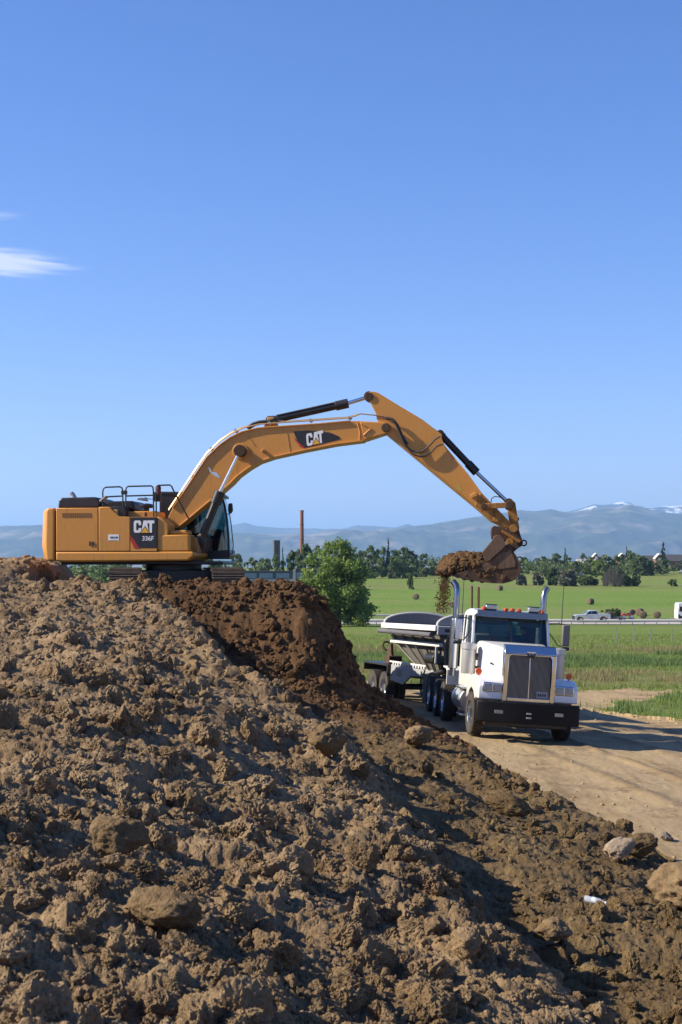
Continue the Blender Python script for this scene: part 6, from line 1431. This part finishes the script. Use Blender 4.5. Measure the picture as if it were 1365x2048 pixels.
# rusty pipes, wire-fence posts
for x, tp, lb in ((943.5, 1173, 'left one of two rusty pipe posts rising behind the truck cab'), (957, 1175, 'right one of two rusty pipe posts rising behind the truck cab')):
    p = gpos(x, 150); h = at(x, tp, 150).z - p[2]; m = MB(); m.tube([(0, 0, -0.3), (0.0, 0, h * 0.5), (0.03, 0, h)], 0.125, 12); m.lathe([(h, 0.0), (h, 0.14), (h + 0.03, 0.14), (h + 0.05, 0.0)], 12, 'z', closed=False)
    o = m.build('pipe_post', 'rust'); o.location = p; tag(o, lb, 'post')
for i, x in enumerate((1233, 1268, 1300, 1343)):
    p = gpos(x, 120); b = MB(); b.box(-0.03, 0.03, -0.005, 0.005, -0.3, 1.25); b.box(-0.005, 0.005, -0.03, 0.005, -0.3, 1.25); b.box(-0.035, 0.035, -0.012, -0.006, 1.05, 1.2)
    o = b.build('fence_post', 'greysteel', None, smooth=False); o.location = p; tag(o, f'thin grey steel fence post in the meadow, {ORD[i]} from the truck', 'fence post', 'thin steel fence posts in the meadow')

# ================================================================== FAR BUILDINGS
def brickstack():
    Y = 700; x, _, z = gpos(604, Y); top = at(604, 1020.5, Y).z; h = top - z; m = MB(); r0, r1 = 9.6 * Y / F / 2, 7.0 * Y / F / 2
    m.lathe([(-1, 0), (-1, r0), (h * 0.97, r1), (h * 0.972, r1 * 1.12), (h, r1 * 1.12), (h, r1 * 0.7), (h * 0.9, 0)], 24, 'z', closed=False); root = thing('brick_chimney', 'tall tapering red brick chimney rising above the trees', 'chimney', (x, Y, z)); m.build('shaft', 'brick', root)
    m = MB()
    for q in (0.25, 0.5, 0.75): rr = r0 + (r1 - r0) * q; m.lathe([(h * q, rr + 0.01), (h * q + 0.3, rr + 0.06), (h * q + 0.6, rr + 0.01)], 24, 'z', closed=False)
    m.build('band', 'rust', root)
brickstack()
Y = 690; x, _, z = gpos(553.5, Y); tw_ = thing('brick_tower', 'square dark brick tower standing left of the chimney', 'tower', (x, Y, z)); h = at(553, 1082, Y).z - z
m = MB(); m.box(-1.45, 1.45, -1.45, 1.45, -1, h); tb_ = m.build('tower_wall', 'tower', tw_); tw_.rotation_euler = (0, 0, R(14)); MB().box(-1.55, 1.55, -1.55, 1.55, h - 0.02, h + 0.35).build('parapet', 'tower', tw_)
for zz in (0.45, 0.62, 0.79): MB().box(-0.35, 0.35, -1.47, -1.44, h * zz, h * zz + 1.4).build('window', 'black', tw_)
# long low shed
Y = 330; x0, x1, xm = at(440, 1150, Y).x, at(636, 1150, Y).x, at(586.5, 1150, Y).x; z0 = tzb((x0 + x1) / 2, Y); sb_o = thing('low_building', 'long low blue-grey building with a band of glazing behind the bank', 'building', ((x0 + x1) / 2, Y, z0)); c0 = (x0 + x1) / 2
def zz(py): return zat(py, Y) - z0
MB().box(x0 - c0, xm - c0, 0.0, 9, -1, zz(1157.5)).build('lower_wall', 'concrete', sb_o, smooth=False)
MB().box(x0 - c0, xm - c0, 0.03, 9, zz(1157.5) + 0.003, zz(1143.5)).build('upper_wall', 'bluesteel', sb_o, smooth=False)
MB().box(xm - c0 + 0.62, x1 - c0, -0.3, 9, -1, zz(1140)).build('wing_wall', 'bluesteel', sb_o, smooth=False)
MB().box(xm - c0 + 0.003, xm - c0 + 0.617, -0.5, 9, -1, zz(1138.5)).build('pier', 'concrete', sb_o, smooth=False)
MB().box(x0 - c0 - 0.2, xm - c0, -0.25, 9.2, zz(1143.5) + 0.003, zz(1141.8)).build('roof', 'roof', sb_o, smooth=False)
MB().box(xm - c0 + 0.62, x1 - c0 + 0.2, -0.6, 9.2, zz(1140) + 0.003, zz(1137)).build('roof', 'roof', sb_o, smooth=False)
for a, b in ((449, 479), (486, 514), (519, 546), (553, 579)):
    f_ = MB().box(at(a, 1150, Y).x - c0 - 0.08, at(b, 1150, Y).x - c0 + 0.08, -0.03, 0.03, zz(1156.6), zz(1145)).build('window', 'bluesteel', sb_o, smooth=False)
    MB().box(at(a, 1150, Y).x - c0, at(b, 1150, Y).x - c0, -0.06, -0.031, zz(1156), zz(1146)).build('pane', 'winpanel', f_, smooth=False)
f_ = MB().box(at(593, 1150, Y).x - c0, at(625, 1150, Y).x - c0, -0.36, -0.301, zz(1157.5), zz(1144.5)).build('window', 'winpanel', sb_o, smooth=False)
# houses
def house(px0, px1, Y, base, eave, ridge, wall, label, gables=(), name='brick_house', rot=0, roofm='roof'):
    xa, xb = at(px0, 1130, Y).x, at(px1, 1130, Y).x; c = (xa + xb) / 2; z0 = tzb(c, Y); w = (xb - xa) / 2
    ze, zr = zat(eave, Y) - z0, zat(ridge, Y) - z0; root = thing(name, label, 'house', (c, Y, z0), (0, 0, rot)); d = 5.0
    MB().box(-w, w, -d, d, -1.5, ze).build('wall', wall, root, smooth=False)
    rf = MB().prism([(-d - 0.4, ze - 0.1), (0, zr), (d + 0.4, ze - 0.1)], -w - 0.3, w + 0.3, 'x').build('roof', roofm, root, smooth=False)
    n = max(2, int(w * 2 / 3.2))
    for i in range(n):
        x = -w + (i + 0.5) * 2 * w / n
        f = MB().box(x - 0.5, x + 0.5, -d - 0.06, -d + 0.02, ze - 2.0, ze - 0.7).build('window', 'trim', root, smooth=False)
        MB().box(x - 0.42, x + 0.42, -d - 0.08, -d - 0.055, ze - 1.92, ze - 0.78).build('pane', 'glass_dark', f, smooth=False)
    for gx_, gw, gt_ in gables:
        xg = at(gx_, 1130, Y).x - c; wg = gw * Y / F / 2; zt = zat(gt_, Y) - z0; zb_ = zt - wg * 1.15
        g = MB().prism([(xg - wg, -1.5), (xg + wg, -1.5), (xg + wg, zb_), (xg, zt - 0.15), (xg - wg, zb_)], -d - 1.6, -d + 3).build('gable', wall, root, smooth=False)
        MB().loft([[(xg - wg - 0.25, -d - 1.75, zb_ - 0.25), (xg - wg - 0.25, -d + 3, zb_ - 0.25), (xg - wg - 0.25, -d + 3, zb_ - 0.02), (xg - wg - 0.25, -d - 1.75, zb_ - 0.02)], [(xg, -d - 1.75, zt - 0.1), (xg, -d + 3, zt - 0.1), (xg, -d + 3, zt + 0.16), (xg, -d - 1.75, zt + 0.16)], [(xg + wg + 0.25, -d - 1.75, zb_ - 0.25), (xg + wg + 0.25, -d + 3, zb_ - 0.25), (xg + wg + 0.25, -d + 3, zb_ - 0.02), (xg + wg + 0.25, -d - 1.75, zb_ - 0.02)]]).build('gable_trim', 'trim', g, smooth=False)
        f = MB().box(xg - 0.6, xg + 0.6, -d - 1.66, -d - 1.59, zb_ - 1.4, zb_ + 0.1).build('window', 'trim', g, smooth=False)
    return root
house(1312, 1400, 650, 1145, 1122, 1109, 'brick', 'long dark-roofed brick house with a white-trimmed gable behind the tall conifer', [(1313, 15, 1108)])
house(1276, 1306, 690, 1145, 1122, 1111, 'brick', 'dark-roofed brick house half hidden behind trees left of the gabled house', [])
house(1236, 1256, 680, 1140, 1118, 1110, 'brick', 'small red gabled house peeping out right of the bright green tree', [(1240, 9, 1107)])
house(1178, 1204, 680, 1140, 1120, 1113, 'brick', 'red gabled house left of the bright green tree', [(1188, 10, 1107)])
house(1154, 1190, 640, 1140, 1126, 1118, 'tower', 'grey-roofed house low among the trees right of the slim conifer', [], roofm='concrete')
house(896, 936, 620, 1140, 1129, 1118, 'tower', 'dark-roofed house behind the bucket load', [])
# white van-like tanks by the houses
for x, lb in ((1322.5, 'small white propane tank standing before the brick house'),):
    p = gpos(x, 600); m = MB(); m.lathe([(0.2, 0.0), (0.25, 0.45), (0.5, 0.62), (1.5, 0.62), (1.75, 0.45), (1.8, 0.0)], 16, 'z', closed=False); m.box(-0.5, 0.5, -0.4, 0.4, -0.3, 0.22); o = m.build('propane_tank', 'trim'); o.location = p; tag(o, lb, 'tank')
for x, lb in ((1126, 'white car parked among the trees, the farther left of two'), (1157, 'white car parked among the trees, the nearer right of two'), (1366, 'white car parked at the foot of the brick house')):
    p = gpos(x, 560 if x < 1300 else 600); r = thing('parked_car', lb, 'car', p); m = MB(); m.prism([(-2.1, 0.3), (-2.15, 0.75), (-1.2, 0.9), (-0.7, 1.4), (0.9, 1.42), (1.6, 0.95), (2.1, 0.88), (2.15, 0.3)], -0.85, 0.85); m.build('body', 'trim', r, 0.05)
    for xx in (-1.3, 1.3):
        for s in (-1, 1): car_wheel(r, xx, s * 0.75, 0.32, 0.32)
# ================================================================== MOUNTAINS AND AIR
def range_(name, Y0, Y1, crest, seed, mat, amp, nx=520, ny=90, base=-60):
    px = np.linspace(-700, 2100, nx); t_ = np.linspace(0, 1, ny); cp = np.interp(px, [c[0] for c in crest], [c[1] for c in crest])
    Yc = Y0 + (Y1 - Y0) * t_; X = (px[None, :] - 682.5) / F * Yc[:, None]; Yg = np.repeat(Yc[:, None], nx, 1)
    hc = (1130 - cp + 0.9 * pn(px / 23, px * 0, seed + 9) + 0.5 * pn(px / 7, px * 0, seed + 8)) / F * (Y0 + (Y1 - Y0) * 0.8)
    prof = np.where(t_ < 0.8, (t_ / 0.8) ** 1.15, 1 - ((t_ - 0.8) / 0.2) ** 2 * 0.8)
    rel = fbm(X / 2300, Yg / 3000, seed, 5, 0.55, True); env = (np.sin(np.clip(t_ / 0.8, 0, 1) * np.pi)[:, None] ** 0.8) * (1 - 0.6 * t_[:, None])
    z = base * (1 - prof[:, None]) + hc[None, :] * prof[:, None] + env * (rel - 0.2) * amp - 30
    v = np.stack([X, Yg, z], -1).reshape(-1, 3); a, b = np.meshgrid(np.arange(ny - 1), np.arange(nx - 1), indexing='ij')
    o = np_mesh(name, v, np.stack([a * nx + b, a * nx + b + 1, (a + 1) * nx + b + 1, (a + 1) * nx + b], -1).reshape(-1, 4), mat, smooth=True, quads=True)
    return tag(o, kind='structure')
def rockmat(name, snow):
    t = NT(name); p = t.pos(); n = t.noise(t.mapping(p, (0.0009, 0.0009, 0.0009)), 1.0, 7, 0.65); n2 = t.noise(t.mapping(p, (0.004, 0.004, 0.0016)), 1.0, 5, 0.6)
    c = t.ramp(t.math('ADD', t.math('MULTIPLY', n, 0.6), t.math('MULTIPLY', n2, 0.4)), [(0.38, (0.032, 0.045, 0.026)), (0.52, (0.075, 0.082, 0.05)), (0.59, (0.21, 0.175, 0.135)), (0.69, (0.32, 0.275, 0.22))])
    if snow:
        z = t.node('ShaderNodeSeparateXYZ'); t.l.new(p, z.inputs[0]); f = t.math('ADD', t.mr(z.outputs['Z'], snow[0], snow[1], -0.35, 0.25), t.math('MULTIPLY', t.math('SUBTRACT', n2, 0.5), 2.2))
        c = t.mix(t.mr(f, 0.10, 0.28), c, (0.85, 0.86, 0.88))
    t.base(c); t.set(rough=1.0, spec=0.0); return t.m
M['rock'] = rockmat('forested_mountain', None); M['rock_snow'] = rockmat('snowy_mountain', (560, 840))
c1_ = [(-700, 1040), (-200, 1042), (0, 1045), (85, 1043), (200, 1046), (330, 1050), (460, 1057), (500, 1058), (560, 1061), (620, 1060), (690, 1051), (740, 1054), (800, 1048), (850, 1043), (900, 1035), (950, 1027), (1000, 1020), (1040, 1013), (1070, 1016), (1100, 1011), (1130, 1017), (1165, 1015), (1200, 1009), (1230, 1007), (1262, 1002), (1290, 1008), (1320, 1016), (1365, 1023), (1500, 1032), (2100, 1045)]
c2_ = [(-700, 1060), (300, 1060), (440, 1052), (470, 1044), (490, 1040), (510, 1046), (545, 1050), (590, 1051), (640, 1053), (690, 1052), (715, 1045), (745, 1047), (790, 1050), (815, 1043), (850, 1052), (900, 1056), (1100, 1030), (1160, 1012), (1190, 1004), (1215, 1005), (1245, 998), (1262, 1001), (1300, 1012), (1335, 1007), (1365, 1006), (1420, 1012), (1600, 1040), (2100, 1060)]
range_('mountains', 10500, 14500, c1_, 401, 'rock', 145)
range_('snowy_mountains', 17000, 20500, c2_, 431, 'rock_snow', 170, 420, 60)
hz_ = MB().box(-32000, 32000, -400, 64000, -120, 1120).build('haze', 'soil', smooth=False)
hm_ = bpy.data.materials.new('haze_air'); hm_.use_nodes = True; hn_ = hm_.node_tree.nodes; hn_.remove(hn_['Principled BSDF'])
pv = hn_.new('ShaderNodeVolumePrincipled'); pv.inputs['Color'].default_value = (0.36, 0.60, 1.0, 1); pv.inputs['Density'].default_value = 0.000064; pv.inputs['Anisotropy'].default_value = 0.2
hm_.node_tree.links.new(pv.outputs[0], hn_['Material Output'].inputs['Volume'])
hz_.data.materials[0] = hm_; tag(hz_, kind='stuff')
